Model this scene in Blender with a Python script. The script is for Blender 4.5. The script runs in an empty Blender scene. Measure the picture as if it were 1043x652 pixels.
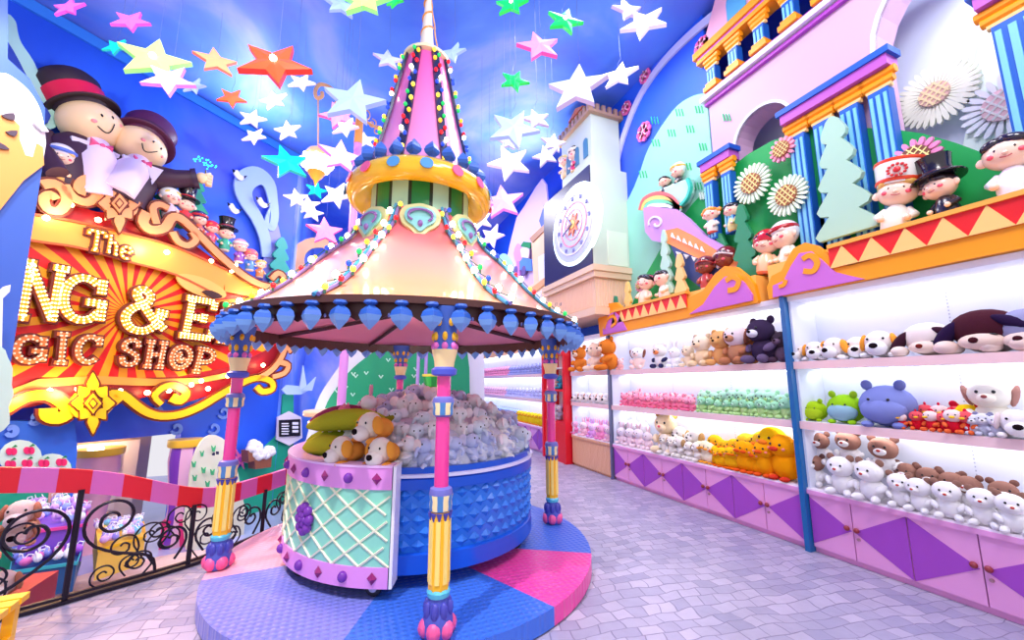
WORLD=.75;EXPO=0.25;SIGNE=.8
import bpy, math, random
from mathutils import Vector, Matrix, Euler
R=math.radians; PI=math.pi
random.seed(7)
sc=bpy.context.scene; COL=sc.collection
# ------------------------------------------------------------------ camera
F=409.;CX=521.5;CY=326.;PT=math.atan(64/409.);YAW=math.atan(168.5/414.);H=1.5
fw=(math.sin(YAW),math.cos(YAW));rt=(math.cos(YAW),-math.sin(YAW))
cam=bpy.data.cameras.new('camera');cam.sensor_width=36;cam.lens=36*F/1043.;cam.clip_start=.05;cam.clip_end=100
co=bpy.data.objects.new('camera',cam);COL.objects.link(co);co.location=(0,0,H)
co.rotation_euler=(PI/2+PT,0,-YAW);sc.camera=co
LN=(-.695,.719);LU=(.719,.695)          # the slanting left wall: normal and run
def ray(px,py):
    x=(px-CX)/F;y=-(py-CY)/F
    f=math.cos(PT)-y*math.sin(PT);u=math.sin(PT)+y*math.cos(PT)
    return Vector((rt[0]*x+fw[0]*f,rt[1]*x+fw[1]*f,u))
def U(px,py,pl):
    """point of a real plane seen along one line of sight: ('x',v) ('y',v) ('z',v) ('L',dist)"""
    d=ray(px,py);k,v=pl
    if k=='x':t=v/d.x
    elif k=='y':t=v/d.y
    elif k=='z':t=(v-H)/d.z
    else:t=v/(LN[0]*d.x+LN[1]*d.y)
    return Vector((d.x*t,d.y*t,H+d.z*t))
def NV(pl):
    return {'x':Vector((1,0,0)),'y':Vector((0,1,0)),'z':Vector((0,0,1)),'L':Vector((LN[0],LN[1],0))}[pl[0]]
def UV(pl):
    return {'x':(Vector((0,-1,0)),Vector((0,0,1))),'y':(Vector((1,0,0)),Vector((0,0,1))),'L':(Vector((LU[0],LU[1],0)),Vector((0,0,1))),'z':(Vector((1,0,0)),Vector((0,1,0)))}[pl[0]]
def LP(s,z,d): return Vector((LU[0]*s+LN[0]*d,LU[1]*s+LN[1]*d,z))
# ------------------------------------------------------------------ materials
def lin(c):
    return tuple(((v/255.)/12.92 if v/255.<=.04045 else ((v/255.+.055)/1.055)**2.4) for v in c)+(1,)
MATS={}
def mat(name,c=(200,200,200),rough=.5,emit=0,bump=0,bscale=60,metal=0,var=0,vscale=8,spec=.5,alpha=1,trans=0,coat=0):
    if name in MATS:return MATS[name]
    m=bpy.data.materials.new(name);m.use_nodes=True;nt=m.node_tree;b=nt.nodes['Principled BSDF']
    b.inputs['Base Color'].default_value=lin(c);b.inputs['Roughness'].default_value=rough
    b.inputs['Metallic'].default_value=metal;b.inputs['Specular IOR Level'].default_value=spec
    b.inputs['Alpha'].default_value=alpha;b.inputs['Transmission Weight'].default_value=trans;b.inputs['Coat Weight'].default_value=coat
    if emit:
        b.inputs['Emission Color'].default_value=lin(c);b.inputs['Emission Strength'].default_value=emit
    tc=nt.nodes.new('ShaderNodeTexCoord')
    if var:
        n=nt.nodes.new('ShaderNodeTexNoise');n.inputs['Scale'].default_value=vscale;n.inputs['Detail'].default_value=3
        nt.links.new(tc.outputs['Object'],n.inputs['Vector'])
        mx=nt.nodes.new('ShaderNodeMix');mx.data_type='RGBA'
        a=tuple(max(0,v*(1-var)) for v in c);d=tuple(min(255,v*(1+var*.5)) for v in c)
        mx.inputs[6].default_value=lin(a);mx.inputs[7].default_value=lin(d)
        nt.links.new(n.outputs['Fac'],mx.inputs[0]);nt.links.new(mx.outputs[2],b.inputs['Base Color'])
    if bump:
        n=nt.nodes.new('ShaderNodeTexNoise');n.inputs['Scale'].default_value=bscale;n.inputs['Detail'].default_value=4
        nt.links.new(tc.outputs['Object'],n.inputs['Vector'])
        bp=nt.nodes.new('ShaderNodeBump');bp.inputs['Strength'].default_value=bump;bp.inputs['Distance'].default_value=.02
        nt.links.new(n.outputs['Fac'],bp.inputs['Height']);nt.links.new(bp.outputs['Normal'],b.inputs['Normal'])
    MATS[name]=m;return m
def C(c,rough=.45,**k):
    return mat('paint_%02x%02x%02x_%d'%(c[0],c[1],c[2],int(rough*100))+''.join('_%s'%kk for kk in k),c,rough,**k)
def plushm(c): return mat('plush_%02x%02x%02x'%c,c,.95,bump=.5,bscale=90,spec=.1)
# palette
ORG=C((255,160,10));YEL=C((255,200,20));PUR=C((205,110,205));VIO=C((140,60,190));PNK=C((245,120,190));HOT=C((240,30,130))
RED=C((235,25,30));BLU=C((20,90,200));LBL=C((120,195,240));NAV=C((35,35,85));WHT=C((245,243,250));GRN=C((20,160,85));DGN=C((25,140,80))
MNT=C((185,232,215));PGN=C((170,210,180));TEA=C((40,190,170));SKN=C((255,222,200),.3);BLK=C((22,18,28),.25);BRN=C((120,60,35));CRM=C((255,235,195))
PCH=C((255,200,130));SAL=C((250,160,105));ROS=C((250,185,205));GRY=C((210,210,225));DBR=C((75,35,30));WOOD=mat('pale_wood',(238,190,150),.5,var=.15,vscale=12)
BULBW=mat('bulb_warm',(255,225,170),.3,emit=9);BULBY=mat('bulb_yellow',(255,190,60),.3,emit=3)
# ------------------------------------------------------------------ mesh builder
def rotm(r): return Euler(r,'XYZ').to_matrix()
def cr(pts,n=6,closed=True):
    m=len(pts);out=[]
    rng=range(m) if closed else range(m-1)
    for i in rng:
        if closed:p0,p1,p2,p3=(pts[(i+k-1)%m] for k in range(4))
        else:p0,p1,p2,p3=pts[max(i-1,0)],pts[i],pts[i+1],pts[min(i+2,m-1)]
        for j in range(n):
            t=j/n
            out.append(tuple(.5*(2*b+(c-a)*t+(2*a-5*b+4*c-d)*t*t+(3*b-a-3*c+d)*t**3) for a,b,c,d in zip(p0,p1,p2,p3)))
    if not closed:out.append(tuple(pts[-1]))
    return out
class MB:
    def __init__(s):s.v=[];s.f=[];s.m=[]
    def add(s,vs,fs,mi=0):
        o=len(s.v);s.v+=[tuple(v) for v in vs];s.f+=[tuple(i+o for i in f) for f in fs]
        s.m+=[mi]*len(fs) if not isinstance(mi,list) else mi
        return s
    def ell(s,c,r,rot=(0,0,0),mi=0,seg=12,rings=8):
        M=rotm(rot);c=Vector(c);vs=[c+M@Vector((0,0,r[2]))];fs=[]
        for i in range(1,rings):
            th=PI*i/rings
            for j in range(seg):
                a=2*PI*j/seg;vs.append(c+M@Vector((r[0]*math.sin(th)*math.cos(a),r[1]*math.sin(th)*math.sin(a),r[2]*math.cos(th))))
        vs.append(c+M@Vector((0,0,-r[2])));n=len(vs)-1
        for j in range(seg):
            k=(j+1)%seg;fs.append((0,1+j,1+k))
            for i in range(rings-2):
                a=1+i*seg;fs.append((a+j,a+seg+j,a+seg+k,a+k))
            a=1+(rings-2)*seg;fs.append((a+j,n,a+k))
        return s.add(vs,fs,mi)
    def lathe(s,prof,c=(0,0,0),seg=24,mi=0,rot=(0,0,0),a0=0,a1=2*PI,cap=True,mf=None):
        M=rotm(rot);c=Vector(c);full=abs(a1-a0-2*PI)<1e-6;n=seg if full else seg+1
        vs=[];fs=[];ms=[]
        for (r,z) in prof:
            for j in range(n):
                a=a0+(a1-a0)*j/seg;vs.append(c+M@Vector((r*math.cos(a),r*math.sin(a),z)))
        for i in range(len(prof)-1):
            for j in range(seg):
                k=(j+1)%n;fs.append((i*n+j,i*n+k,(i+1)*n+k,(i+1)*n+j));ms.append(mf(i,j) if mf else mi)
        if cap and full:
            if prof[0][0]>1e-4:fs.append(tuple(range(n))[::-1]);ms.append(mf(0,0) if mf else mi)
            b=(len(prof)-1)*n
            if prof[-1][0]>1e-4:fs.append(tuple(range(b,b+n)));ms.append(mf(len(prof)-2,0) if mf else mi)
        return s.add(vs,fs,ms)
    def cyl(s,c,r1,r2,h,rot=(0,0,0),mi=0,seg=16):
        return s.lathe([(r1,0),(r2,h)],c,seg,mi,rot)
    def box(s,c,d,rot=(0,0,0),mi=0):
        M=rotm(rot);c=Vector(c)
        vs=[c+M@Vector((x*d[0]/2,y*d[1]/2,z*d[2]/2)) for x in(-1,1) for y in(-1,1) for z in(-1,1)]
        return s.add(vs,[(0,1,3,2),(4,6,7,5),(0,4,5,1),(2,3,7,6),(0,2,6,4),(1,5,7,3)],mi)
    def b2(s,a,b,mi=0):
        return s.box([(a[i]+b[i])/2 for i in range(3)],[abs(a[i]-b[i]) for i in range(3)],mi=mi)
    def tube(s,pts,r,mi=0,seg=6,closed=False):
        pts=[Vector(p) for p in pts];n=len(pts);vs=[];fs=[]
        up=Vector((.31,.17,.93)).normalized()
        for i,p in enumerate(pts):
            a=pts[i-1] if i else (pts[-1] if closed else pts[0]);b=pts[(i+1)%n] if (i<n-1 or closed) else pts[-1]
            t=(b-a);t=t.normalized() if t.length>1e-9 else Vector((0,0,1))
            x=up.cross(t);x=x.normalized() if x.length>1e-3 else Vector((1,0,0));y=t.cross(x);up=y if y.length>.5 else up
            rr=r[i] if isinstance(r,(list,tuple)) else r
            for j in range(seg):
                q=2*PI*j/seg;vs.append(p+x*rr*math.cos(q)+y*rr*math.sin(q))
        for i in range(n if closed else n-1):
            k=(i+1)%n
            for j in range(seg):
                l=(j+1)%seg;fs.append((i*seg+j,i*seg+l,k*seg+l,k*seg+j))
        if not closed:fs+= [tuple(range(seg))[::-1],tuple(range((n-1)*seg,n*seg))]
        return s.add(vs,fs,mi)
    def prism(s,pts,vec,mi=0,side=None):
        pts=[Vector(p) for p in pts];vec=Vector(vec);n=len(pts)
        vs=pts+[p+vec for p in pts];si=mi if side is None else side
        s.add(vs,[tuple(range(n)),tuple(range(2*n-1,n-1,-1))]+[(i,(i+1)%n,n+(i+1)%n,n+i) for i in range(n)],[mi,mi]+[si]*n)
        return s
    def strip(s,Lp,Rp,vec,mi=0,closed=False):
        vec=Vector(vec);n=len(Lp);vs=[Vector(p) for p in Lp]+[Vector(p) for p in Rp];vs+=[v+vec for v in vs];fs=[]
        for i in range(n if closed else n-1):
            k=(i+1)%n
            fs+=[(i,k,n+k,n+i),(2*n+i,3*n+i,3*n+k,2*n+k),(i,2*n+i,2*n+k,k),(n+i,n+k,3*n+k,3*n+i)]
        if not closed:fs+=[(0,n,3*n,2*n),(n-1,3*n-1,4*n-1,2*n-1)]
        return s.add(vs,fs,mi)
    def build(s,name,mats,parent=None,smooth=False,base=None,ang=40):
        me=bpy.data.meshes.new(name);me.from_pydata(s.v,[],s.f)
        mats=mats if isinstance(mats,(list,tuple)) else [mats]
        for m in mats:me.materials.append(m)
        for p,i in zip(me.polygons,s.m):p.material_index=min(i,len(mats)-1)
        import bmesh
        bm=bmesh.new();bm.from_mesh(me);bmesh.ops.recalc_face_normals(bm,faces=bm.faces)
        if any(len(f.verts)>4 for f in bm.faces):bmesh.ops.triangulate(bm,faces=[f for f in bm.faces if len(f.verts)>4],ngon_method='EAR_CLIP')
        bm.to_mesh(me);bm.free()
        if smooth:
            for p in me.polygons:p.use_smooth=True
            me.set_sharp_from_angle(angle=R(ang))
        o=bpy.data.objects.new(name,me);COL.objects.link(o)
        if parent:
            o.parent=parent
            if not parent.get('local'):o.matrix_parent_inverse=Matrix.Translation(-wloc(parent))
        elif base is not None:
            b=Vector(base);me.transform(Matrix.Translation(-b));o.location=b
        return o
def wloc(o):
    l=Vector(o.location)
    if o.parent and not o.get('isroot'):
        # parents built in world space keep world verts: their own origin is the world origin
        return Vector((0,0,0))
    return l
def tag(o,label,cat,group=None):
    o['label']=label;o['category']=cat
    if group:o['group']=group
    o['isroot']=1
    return o
def thing(name,label,cat,loc=(0,0,0),rotz=0,group=None,local=False):
    o=bpy.data.objects.new(name,None);COL.objects.link(o);o.location=loc;o.rotation_euler=(0,0,rotz);o.empty_display_size=.1
    tag(o,label,cat,group)
    if local:o['local']=1
    return o
def struct(name,mb,m,**k):
    o=mb.build(name,m,**k);o['kind']='structure';return o
def pxs(pts,pl): return [U(x,y,pl) for x,y in pts]
def board(pts,pl,th=.03,mi=0,mb=None,sm=0):
    if sm:pts=cr(pts,sm)
    mb=mb or MB();mb.prism(pxs(pts,pl),NV(pl)*th,mi);return mb
def ribbon(pts,w,pl,th=.03,mi=0,mb=None,sm=5,closed=False,off=0,world=False):
    """stroke of width w (metres, number or list at pts) along a path on a plane"""
    mb=mb or MB();n0=len(pts)
    ws=[w]*n0 if not isinstance(w,(list,tuple)) else list(w)
    p3=[tuple(x,)+(q,) if False else (x[0],x[1],q) for x,q in zip(pts,ws)]
    if sm:p3=cr(p3,sm,closed)
    u,v=UV(pl)
    P=[(U(a,b,pl) if not world else Vector((0,0,0))+u*a+v*b+NV(pl)*pl[1]) for a,b,_ in p3]
    L=[];Q=[];n=len(P)
    for i in range(n):
        a=P[i-1] if (i or closed) else P[0];b=P[(i+1)%n] if (i<n-1 or closed) else P[-1]
        t=(b-a);t=t.normalized() if t.length>1e-9 else u;nn=NV(pl).cross(t)
        h=p3[i][2]/2+off;L.append(P[i]+nn*h);Q.append(P[i]-nn*h)
    return mb.strip(L,Q,NV(pl)*th,mi,closed)
def spiral(cx,cy,r0,r1,a0,a1,n=14,sx=1):
    return [(cx+sx*(r0+(r1-r0)*i/(n-1))*math.cos(R(a0+(a1-a0)*i/(n-1))),cy-(r0+(r1-r0)*i/(n-1))*math.sin(R(a0+(a1-a0)*i/(n-1)))) for i in range(n)]
def disc(c,r,pl,th,mi=0,mb=None,n=20,ry=None):
    """round or oval slab lying on a plane, centre is a world point"""
    mb=mb or MB();u,v=UV(pl);c=Vector(c);ry=ry or r
    return mb.prism([c+u*r*math.cos(2*PI*i/n)+v*ry*math.sin(2*PI*i/n) for i in range(n)],NV(pl)*th,mi)
def dup(root,loc,rz=None,label=None,group=None,scale=None):
    r=root.copy();COL.objects.link(r);r.location=loc
    if rz is not None:r.rotation_euler=(0,0,rz) if not isinstance(rz,(tuple,list)) else rz
    if scale:r.scale=(scale,)*3 if not isinstance(scale,(tuple,list)) else scale
    if label:r['label']=label
    if group:r['group']=group
    for ch in list(root.children):
        c=ch.copy();COL.objects.link(c);c.parent=r
        for g in ch.children:
            d=g.copy();COL.objects.link(d);d.parent=c
    return r
# ------------------------------------------------------------------ setting
XW=4.4      # mural wall on the right
XS=3.98     # front of the shelving
DL=7.96     # slanting left wall
CE=6.7
def nodes_mat(name,rough=.6):
    m=bpy.data.materials.new(name);m.use_nodes=True;nt=m.node_tree;b=nt.nodes['Principled BSDF'];b.inputs['Roughness'].default_value=rough
    return m,nt,b
def N(nt,t,**k):
    n=nt.nodes.new(t)
    for a,v in k.items():
        if hasattr(n,a):setattr(n,a,v)
    return n
def stone():
    m,nt,b=nodes_mat('stone_pavers',.38)
    tc=N(nt,'ShaderNodeTexCoord');mp=N(nt,'ShaderNodeMapping');mp.inputs['Rotation'].default_value=(0,0,R(8))
    nt.links.new(tc.outputs['Object'],mp.inputs[0])
    nz=N(nt,'ShaderNodeTexNoise');nz.inputs['Scale'].default_value=2.2;nz.inputs['Detail'].default_value=2;nt.links.new(mp.outputs[0],nz.inputs[0])
    ad=N(nt,'ShaderNodeVectorMath');ad.operation='MULTIPLY_ADD';ad.inputs[1].default_value=(.22,.22,0);nt.links.new(nz.outputs['Color'],ad.inputs[0]);nt.links.new(mp.outputs[0],ad.inputs[2])
    br=N(nt,'ShaderNodeTexBrick');br.inputs['Scale'].default_value=1;br.inputs['Mortar Size'].default_value=.0045;br.inputs['Mortar Smooth'].default_value=.5
    br.inputs['Brick Width'].default_value=.15;br.inputs['Row Height'].default_value=.1;br.offset=.4;br.squash=.8;br.squash_frequency=3
    br.inputs['Color1'].default_value=lin((150,146,174));br.inputs['Color2'].default_value=lin((184,175,196));br.inputs['Mortar'].default_value=lin((135,128,155));br.inputs['Bias'].default_value=0
    nt.links.new(ad.outputs[0],br.inputs[0])
    n2=N(nt,'ShaderNodeTexNoise');n2.inputs['Scale'].default_value=9;n2.inputs['Detail'].default_value=6;nt.links.new(tc.outputs['Object'],n2.inputs[0])
    mx=N(nt,'ShaderNodeMix',data_type='RGBA',blend_type='MULTIPLY');mx.inputs[0].default_value=.35
    nt.links.new(br.outputs['Color'],mx.inputs[6]);nt.links.new(n2.outputs['Color'],mx.inputs[7])
    mm=N(nt,'ShaderNodeMapRange');nt.links.new(n2.outputs['Fac'],mm.inputs[0]);mm.inputs[3].default_value=.55;mm.inputs[4].default_value=1.2
    nt.links.new(mm.outputs[0],mx.inputs[7])
    nt.links.new(mx.outputs[2],b.inputs['Base Color'])
    bp=N(nt,'ShaderNodeBump');bp.inputs['Strength'].default_value=.5;bp.inputs['Distance'].default_value=.01
    sb=N(nt,'ShaderNodeMath',operation='SUBTRACT');nt.links.new(n2.outputs['Fac'],sb.inputs[0]);nt.links.new(br.outputs['Fac'],sb.inputs[1]);nt.links.new(sb.outputs[0],bp.inputs['Height'])
    nt.links.new(bp.outputs[0],b.inputs['Normal']);return m
def sky_mural(name='painted_sky',c0=(25,90,235),c1=(95,150,250),c2=(210,212,252),c3=(115,105,235),sc_=.35):
    m,nt,b=nodes_mat(name,.55)
    tc=N(nt,'ShaderNodeTexCoord');n1=N(nt,'ShaderNodeTexNoise');n1.inputs['Scale'].default_value=sc_;n1.inputs['Detail'].default_value=5;n1.inputs['Distortion'].default_value=.6
    nt.links.new(tc.outputs['Object'],n1.inputs[0])
    r=N(nt,'ShaderNodeValToRGB');e=r.color_ramp.elements;e[0].position=.3;e[0].color=lin(c0);e[1].position=.72;e[1].color=lin(c2)
    x=e.new(.5);x.color=lin(c1);nt.links.new(n1.outputs['Fac'],r.inputs[0])
    n2=N(nt,'ShaderNodeTexNoise');n2.inputs['Scale'].default_value=sc_*1.7;n2.inputs['Detail'].default_value=3
    ad=N(nt,'ShaderNodeVectorMath');ad.inputs[1].default_value=(7,3,5);nt.links.new(tc.outputs['Object'],ad.inputs[0]);nt.links.new(ad.outputs[0],n2.inputs[0])
    mr=N(nt,'ShaderNodeMapRange');mr.inputs[1].default_value=.5;mr.inputs[2].default_value=.75;mr.inputs[4].default_value=.6;nt.links.new(n2.outputs['Fac'],mr.inputs[0])
    mx=N(nt,'ShaderNodeMix',data_type='RGBA');nt.links.new(mr.outputs[0],mx.inputs[0]);nt.links.new(r.outputs[0],mx.inputs[6]);mx.inputs[7].default_value=lin(c3)
    nt.links.new(mx.outputs[2],b.inputs['Base Color']);return m
STONE=stone()
SKY=sky_mural();WBLU=sky_mural('painted_blue_wall',(15,80,225),(30,100,240),(95,130,248),(105,80,225),.25)
RBLU=sky_mural('painted_blue_arch_wall',(8,80,225),(15,95,235),(40,110,240),(90,90,225),.3)
rail=[(-4.6,3.2),(-3.4,3.45),(-2.6,3.62),(-1.95,3.84),(-1.57,4.05),(-1.08,4.36),(-.72,4.78),(-.38,5.26),(-.12,5.68),(.0,6.02)]
railz=[1.0,.97,.93,.85,.745,.52,.5,.53,.58,.62]
fl=[(p[0],p[1],0) for p in rail]+[(-.7,6.95,0),(-.7,14.2,0),(5.2,14.2,0),(5.2,-2.5,0),(-4.6,-2.5,0)]
struct('floor',MB().prism(fl,(0,0,-.25)),STONE)
LFL=mat('glossy_pale_floor',(185,190,235),.12,var=.12,vscale=1.5)
struct('floor_lower',MB().b2((-9,2.5,-1.2),(4.5,14.2,-1.0)),LFL)
struct('wall_right',MB().b2((XW+.75,-2.5,-.2),(XW+.95,14.3,CE+.1)),RBLU)
struct('wall_back',MB().b2((-4,14.2,-1.2),(5.4,14.4,CE+.1)),SKY)
cor=LP(5.95,0,DL)
struct('wall_back_left',MB().b2((cor.x-.12,cor.y-.05,-1.2),(cor.x,14.3,CE+.1)),SKY)
struct('ceiling',MB().b2((-9.5,-2.5,CE),(5.4,14.4,CE+.15)),SKY)
# slanting left wall with its low shop opening
def lwall(s0,s1,z0,z1,d=DL,th=.15,mb=None):
    mb=mb or MB();a=LP(s0,z0,d);b=LP(s1,z0,d);return mb.prism([a,b,LP(s1,z1,d),LP(s0,z1,d)],(LN[0]*th,LN[1]*th,0))
z_l=.66
w=lwall(-1.2,2.7,-1.0,CE);lwall(2.7,4.15,z_l,CE,mb=w);lwall(4.15,5.95,-1.0,CE,mb=w)
struct('wall_left',w,WBLU)
struct('trim_1',MB().prism([LP(-1.2,CE-.18,DL-.05),LP(5.9,CE-.18,DL-.05),LP(5.9,CE-.02,DL-.05),LP(-1.2,CE-.02,DL-.05)],(LN[0]*.05,LN[1]*.05,0)),C((60,150,250),.4))
BEI=C((235,205,175),.6)
w=lwall(2.5,4.5,-1.0,1.2,d=DL+1.6);struct('wall_shop_room',w,BEI)
struct('ceiling_shop_room',MB().prism([LP(2.5,.75,DL+.15),LP(4.5,.75,DL+.15),LP(4.5,.75,DL+1.7),LP(2.5,.75,DL+1.7)],(0,0,.05)),BEI)
# ---- the upper mural wall: pink palace, recesses, hills
def rx(p): v=U(p[0],p[1],('x',XW));return v
M0=('x',XW)
# blue arched wall plane (upper left part), then pink facade and pale band in front
top=MB().b2((XW,3.605,2.3),(XW+.05,14.2,CE))
struct('wall_mural',top,RBLU)
arc=[(622,330),(622,240),(626,175),(636,134),(653,94),(681,56),(725,16),(765,-10)]
w=ribbon(arc,.13,('x',XW-.035),.033);struct('trim_2',w,C((205,205,240)))
# mint hill
MINT=C((150,214,196),.6)
h=pxs(cr([(600,330),(608,270),(646,190),(661,150),(685,113),(703,99),(720,95),(742,97),(770,110),(800,330)],4),('x',XW-.025))
for p in h:p.z=max(p.z,2.445);p.y=max(p.y,3.62)
h=MB().prism(h,(.024,0,0))
t=thing('painted_hill','mint green rounded hill board with grass tufts behind the boat','hill board',U(690,300,('x',XW-.025)))
h.build('hill_board',MINT,t)
gm=MB()
for x,y in [(667,123),(692,115),(703,132),(684,136),(712,112),(716,150),(668,146),(740,120),(655,178),(700,170),(711,190),(662,232),(705,222)]:
    for q in(-3,0,3):
        ribbon([(x+q-1.2,y-4),(x+q+.6,y+3)],.013,('x',XW-.038),.012,mb=gm,sm=0)
gm.build('grass_tuft',C((50,190,120)),t)
# pink facade, built as a wall with two arched openings
FAC=C((212,172,205),.6)
X1=XW-.02

WX=lambda y,z,x:Vector((x,y,z))
def archpts(yc,hw,zs,zb,n=14):   # notch outline from right (low y) to left
    return [(yc-hw,zb)]+[(yc-hw*math.cos(PI*i/n),zs+hw*math.sin(PI*i/n)*.95) for i in range(n+1)]+[(yc+hw,zb)]
out=[(-1.2,5.3),(-1.2,3.3)]+archpts(1.03,.76,4.55,3.3)+archpts(2.92,.34,4.42,3.3)+[(3.6,3.3),(3.6,5.3)]
struct('wall_facade',MB().prism([WX(y,z,XW-.02) for y,z in out],(.3,0,0)),FAC)
struct('trim_3',MB().b2((XW-.07,-1.2,5.24),(XW-.01,3.63,5.28)).b2((XW-.1,-1.2,5.36),(XW-.01,3.63,5.39)),C((175,70,190)))
struct('trim_4',MB().b2((XW-.12,-1.2,5.3),(XW+.25,3.66,5.36)),WHT)
struct('trim_5',MB().strip([WX(y,z,XW-.04) for y,z in archpts(1.03,.76,4.55,3.3)],[WX(y,z,XW-.04) for y,z in archpts(1.03,.79,4.55,3.3)],(.05,0,0)).strip([WX(y,z,XW-.04) for y,z in archpts(2.92,.34,4.42,3.3)],[WX(y,z,XW-.04) for y,z in archpts(2.92,.37,4.42,3.3)],(.05,0,0)),WHT)
struct('wall_recess',MB().b2((XW+.62,-1.3,2.3),(XW+.66,3.7,5.4)),C((215,225,250),.6))
pale=C((232,246,242),.6)
t=thing('painted_hill','very pale mint hill board filling the big palace arch','hill board',(XW+.5,.3,2.4))
MB().prism([WX(y,z,XW+.5) for y,z in cr([(1.55,2.4),(1.42,3.9),(1.25,4.6),(1.0,5.3),(.4,5.8),(-.6,5.9),(-1.2,5.6),(-1.2,2.4)],4)],(.12,0,0)).build('hill_board',pale,t)
gm=MB()
for y,z in [(.95,4.15),(.55,4.6),(1.1,4.7)]:
    for q in(-.06,0,.06):gm.prism([WX(y+q,z,XW+.48),WX(y+q-.02,z,XW+.48),WX(y+q-.07,z+.1,XW+.48),WX(y+q-.05,z+.1,XW+.48)],(.02,0,0))
gm.build('grass_tuft',C((190,235,225)),t)
GR2=C((18,165,80),.5)
def hill(name_l,pts,X,m,tufts,tc,sm=4):
    t=thing('painted_hill',name_l,'hill board',U(pts[0][0],pts[0][1],('x',X)))
    P=pxs(pts,('x',X))
    for p in P:p.z=max(p.z,2.445)
    MB().prism(P,(.03,0,0)).build('hill_board',m,t)
    g=MB()
    for x,y in tufts:
        for q in(-2.6,0,2.6):ribbon([(x+q-1,y-4),(x+q+.5,y+3)],.028,('x',X-.015),.02,mb=g,sm=0)
    if tufts:g.build('grass_tuft',tc,t)
hill('deep green hill board behind the two short blue columns',[(640,320),(652,290),(668,262)]+[(680,240),(690,228),(705,208),(722,190),(740,174),(762,157),(785,144),(812,134),(850,128),(850,320)],XW-.055,GR2,[(694,226),(703,190),(716,200),(697,262),(706,232)],C((215,240,225)))
hill('green hill board behind the top hat doll',[(835,320),(840,134),(870,130),(905,131),(940,136),(975,146),(1010,159),(1043,174),(1100,205),(1100,320)],XW-.055,GR2,[],None)
# palace roof with pediment
t=thing('palace_roof_board','pink palace roof front with small blue arches up by the ceiling','roof board',(XW-.05,3.0,6.2))
MB().prism([WX(3.66,6.02,XW-.05),WX(3.3,6.75,XW-.05),WX(-1,6.75,XW-.05),WX(-1,6.02,XW-.05)][::-1],(.2,0,0)).build('gable',ROS,t)
MB().b2((XW-.12,-1,6.0),(XW+.1,3.72,6.1)).b2((XW-.1,-1,5.9),(XW+.1,3.68,5.96)).build('eave',ORG,t)
MB().b2((XW-.09,-1,5.955),(XW+.1,3.66,6.0)).build('moulding',C((190,90,190)),t)
a=MB()
for k in range(7):
    yc=3.05-.42*k;a.prism([WX(yc-.13,6.16,XW-.07),WX(yc+.13,6.16,XW-.07)]+[WX(yc+.13*math.cos(PI*i/8),6.4+.13*math.sin(PI*i/8),XW-.07) for i in range(9)],(.03,0,0))
a.build('arched_opening',C((90,175,220)),t)
def column(yc,w,z0,z1,lab,x=XW-.16,grp='blue columns of the palace',caps=True,base=True,dep=.1):
    t=thing('palace_column',lab,'column',(x,yc,z0),group=grp)
    MB().b2((x,yc-w/2,z0),(x+dep,yc+w/2,z1)).build('shaft',C((25,95,190)),t)
    g=MB()
    for k,ww in ((-.34,.16),(0,.2),(.34,.16)):g.b2((x-.012,yc+w*(k-ww/2),z0+.02),(x,yc+w*(k+ww/2),z1-.05))
    g.build('fluting',C((125,200,235)),t)
    c=MB();q=0
    for dz,ww,mi in ((0,1.25,1),(.045,1.5,0),(.11,1.75,0)):
        hh=(.045,.065,.07)[q];q+=1
        c.tube([(x+dep*.4,yc-w*ww/2,z1+dz+hh/2),(x+dep*.4,yc+w*ww/2,z1+dz+hh/2)],hh/2*1.15,mi,8)
    c.build('capital',[ORG,C((255,205,135))],t,smooth=True)
    if base:
        MB().b2((x-.03,yc-w*.62,z0),(x+dep,yc+w*.62,z0+.05)).b2((x-.05,yc-w*.8,z0-.06),(x+dep,yc+w*.8,z0)).build('base',[ORG],t)
for i,y in enumerate([2.47,2.23,1.99,1.76]):
    column(y,.15,2.5,4.08,('blue fluted palace column behind the red hooded doll','blue palace column just right of the one behind the red hooded doll','blue palace column half hidden by the big pale fir','blue palace column right of the big pale fir')[i],base=False)
for i,y in enumerate([3.56,3.3]):column(y,.13,3.3,4.08,('leftmost short blue column on the green hill','short blue column beside the leftmost short one')[i],base=False,x=XW-.2)
column(.97,.2,2.5,4.08,'wide blue column cut off by the right edge of the photo',base=False)
for i,y in enumerate([3.47,3.14,2.79,2.44,2.09,1.7]):column(y,.13,5.45,5.72,'one of the small blue columns in the row under the palace roof',grp='small columns under the palace roof',x=XW-.09,dep=.1)
def entab(y0,y1,lab):
    t=thing('entablature_board',lab,'entablature',(XW-.2,(y0+y1)/2,4.26))
    MB().b2((XW-.22,y0,4.36),(XW-.02,y1,4.42)).build('cornice',BLU,t);MB().b2((XW-.2,y0+.03,4.26),(XW-.02,y1-.03,4.36)).build('frieze',C((185,90,195)),t)
entab(1.62,2.62,'blue and purple beam across the four middle palace columns');entab(3.2,3.7,'short blue and purple beam on the two short left columns');entab(.3,1.15,'blue and purple beam on the column at the right edge')
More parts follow.
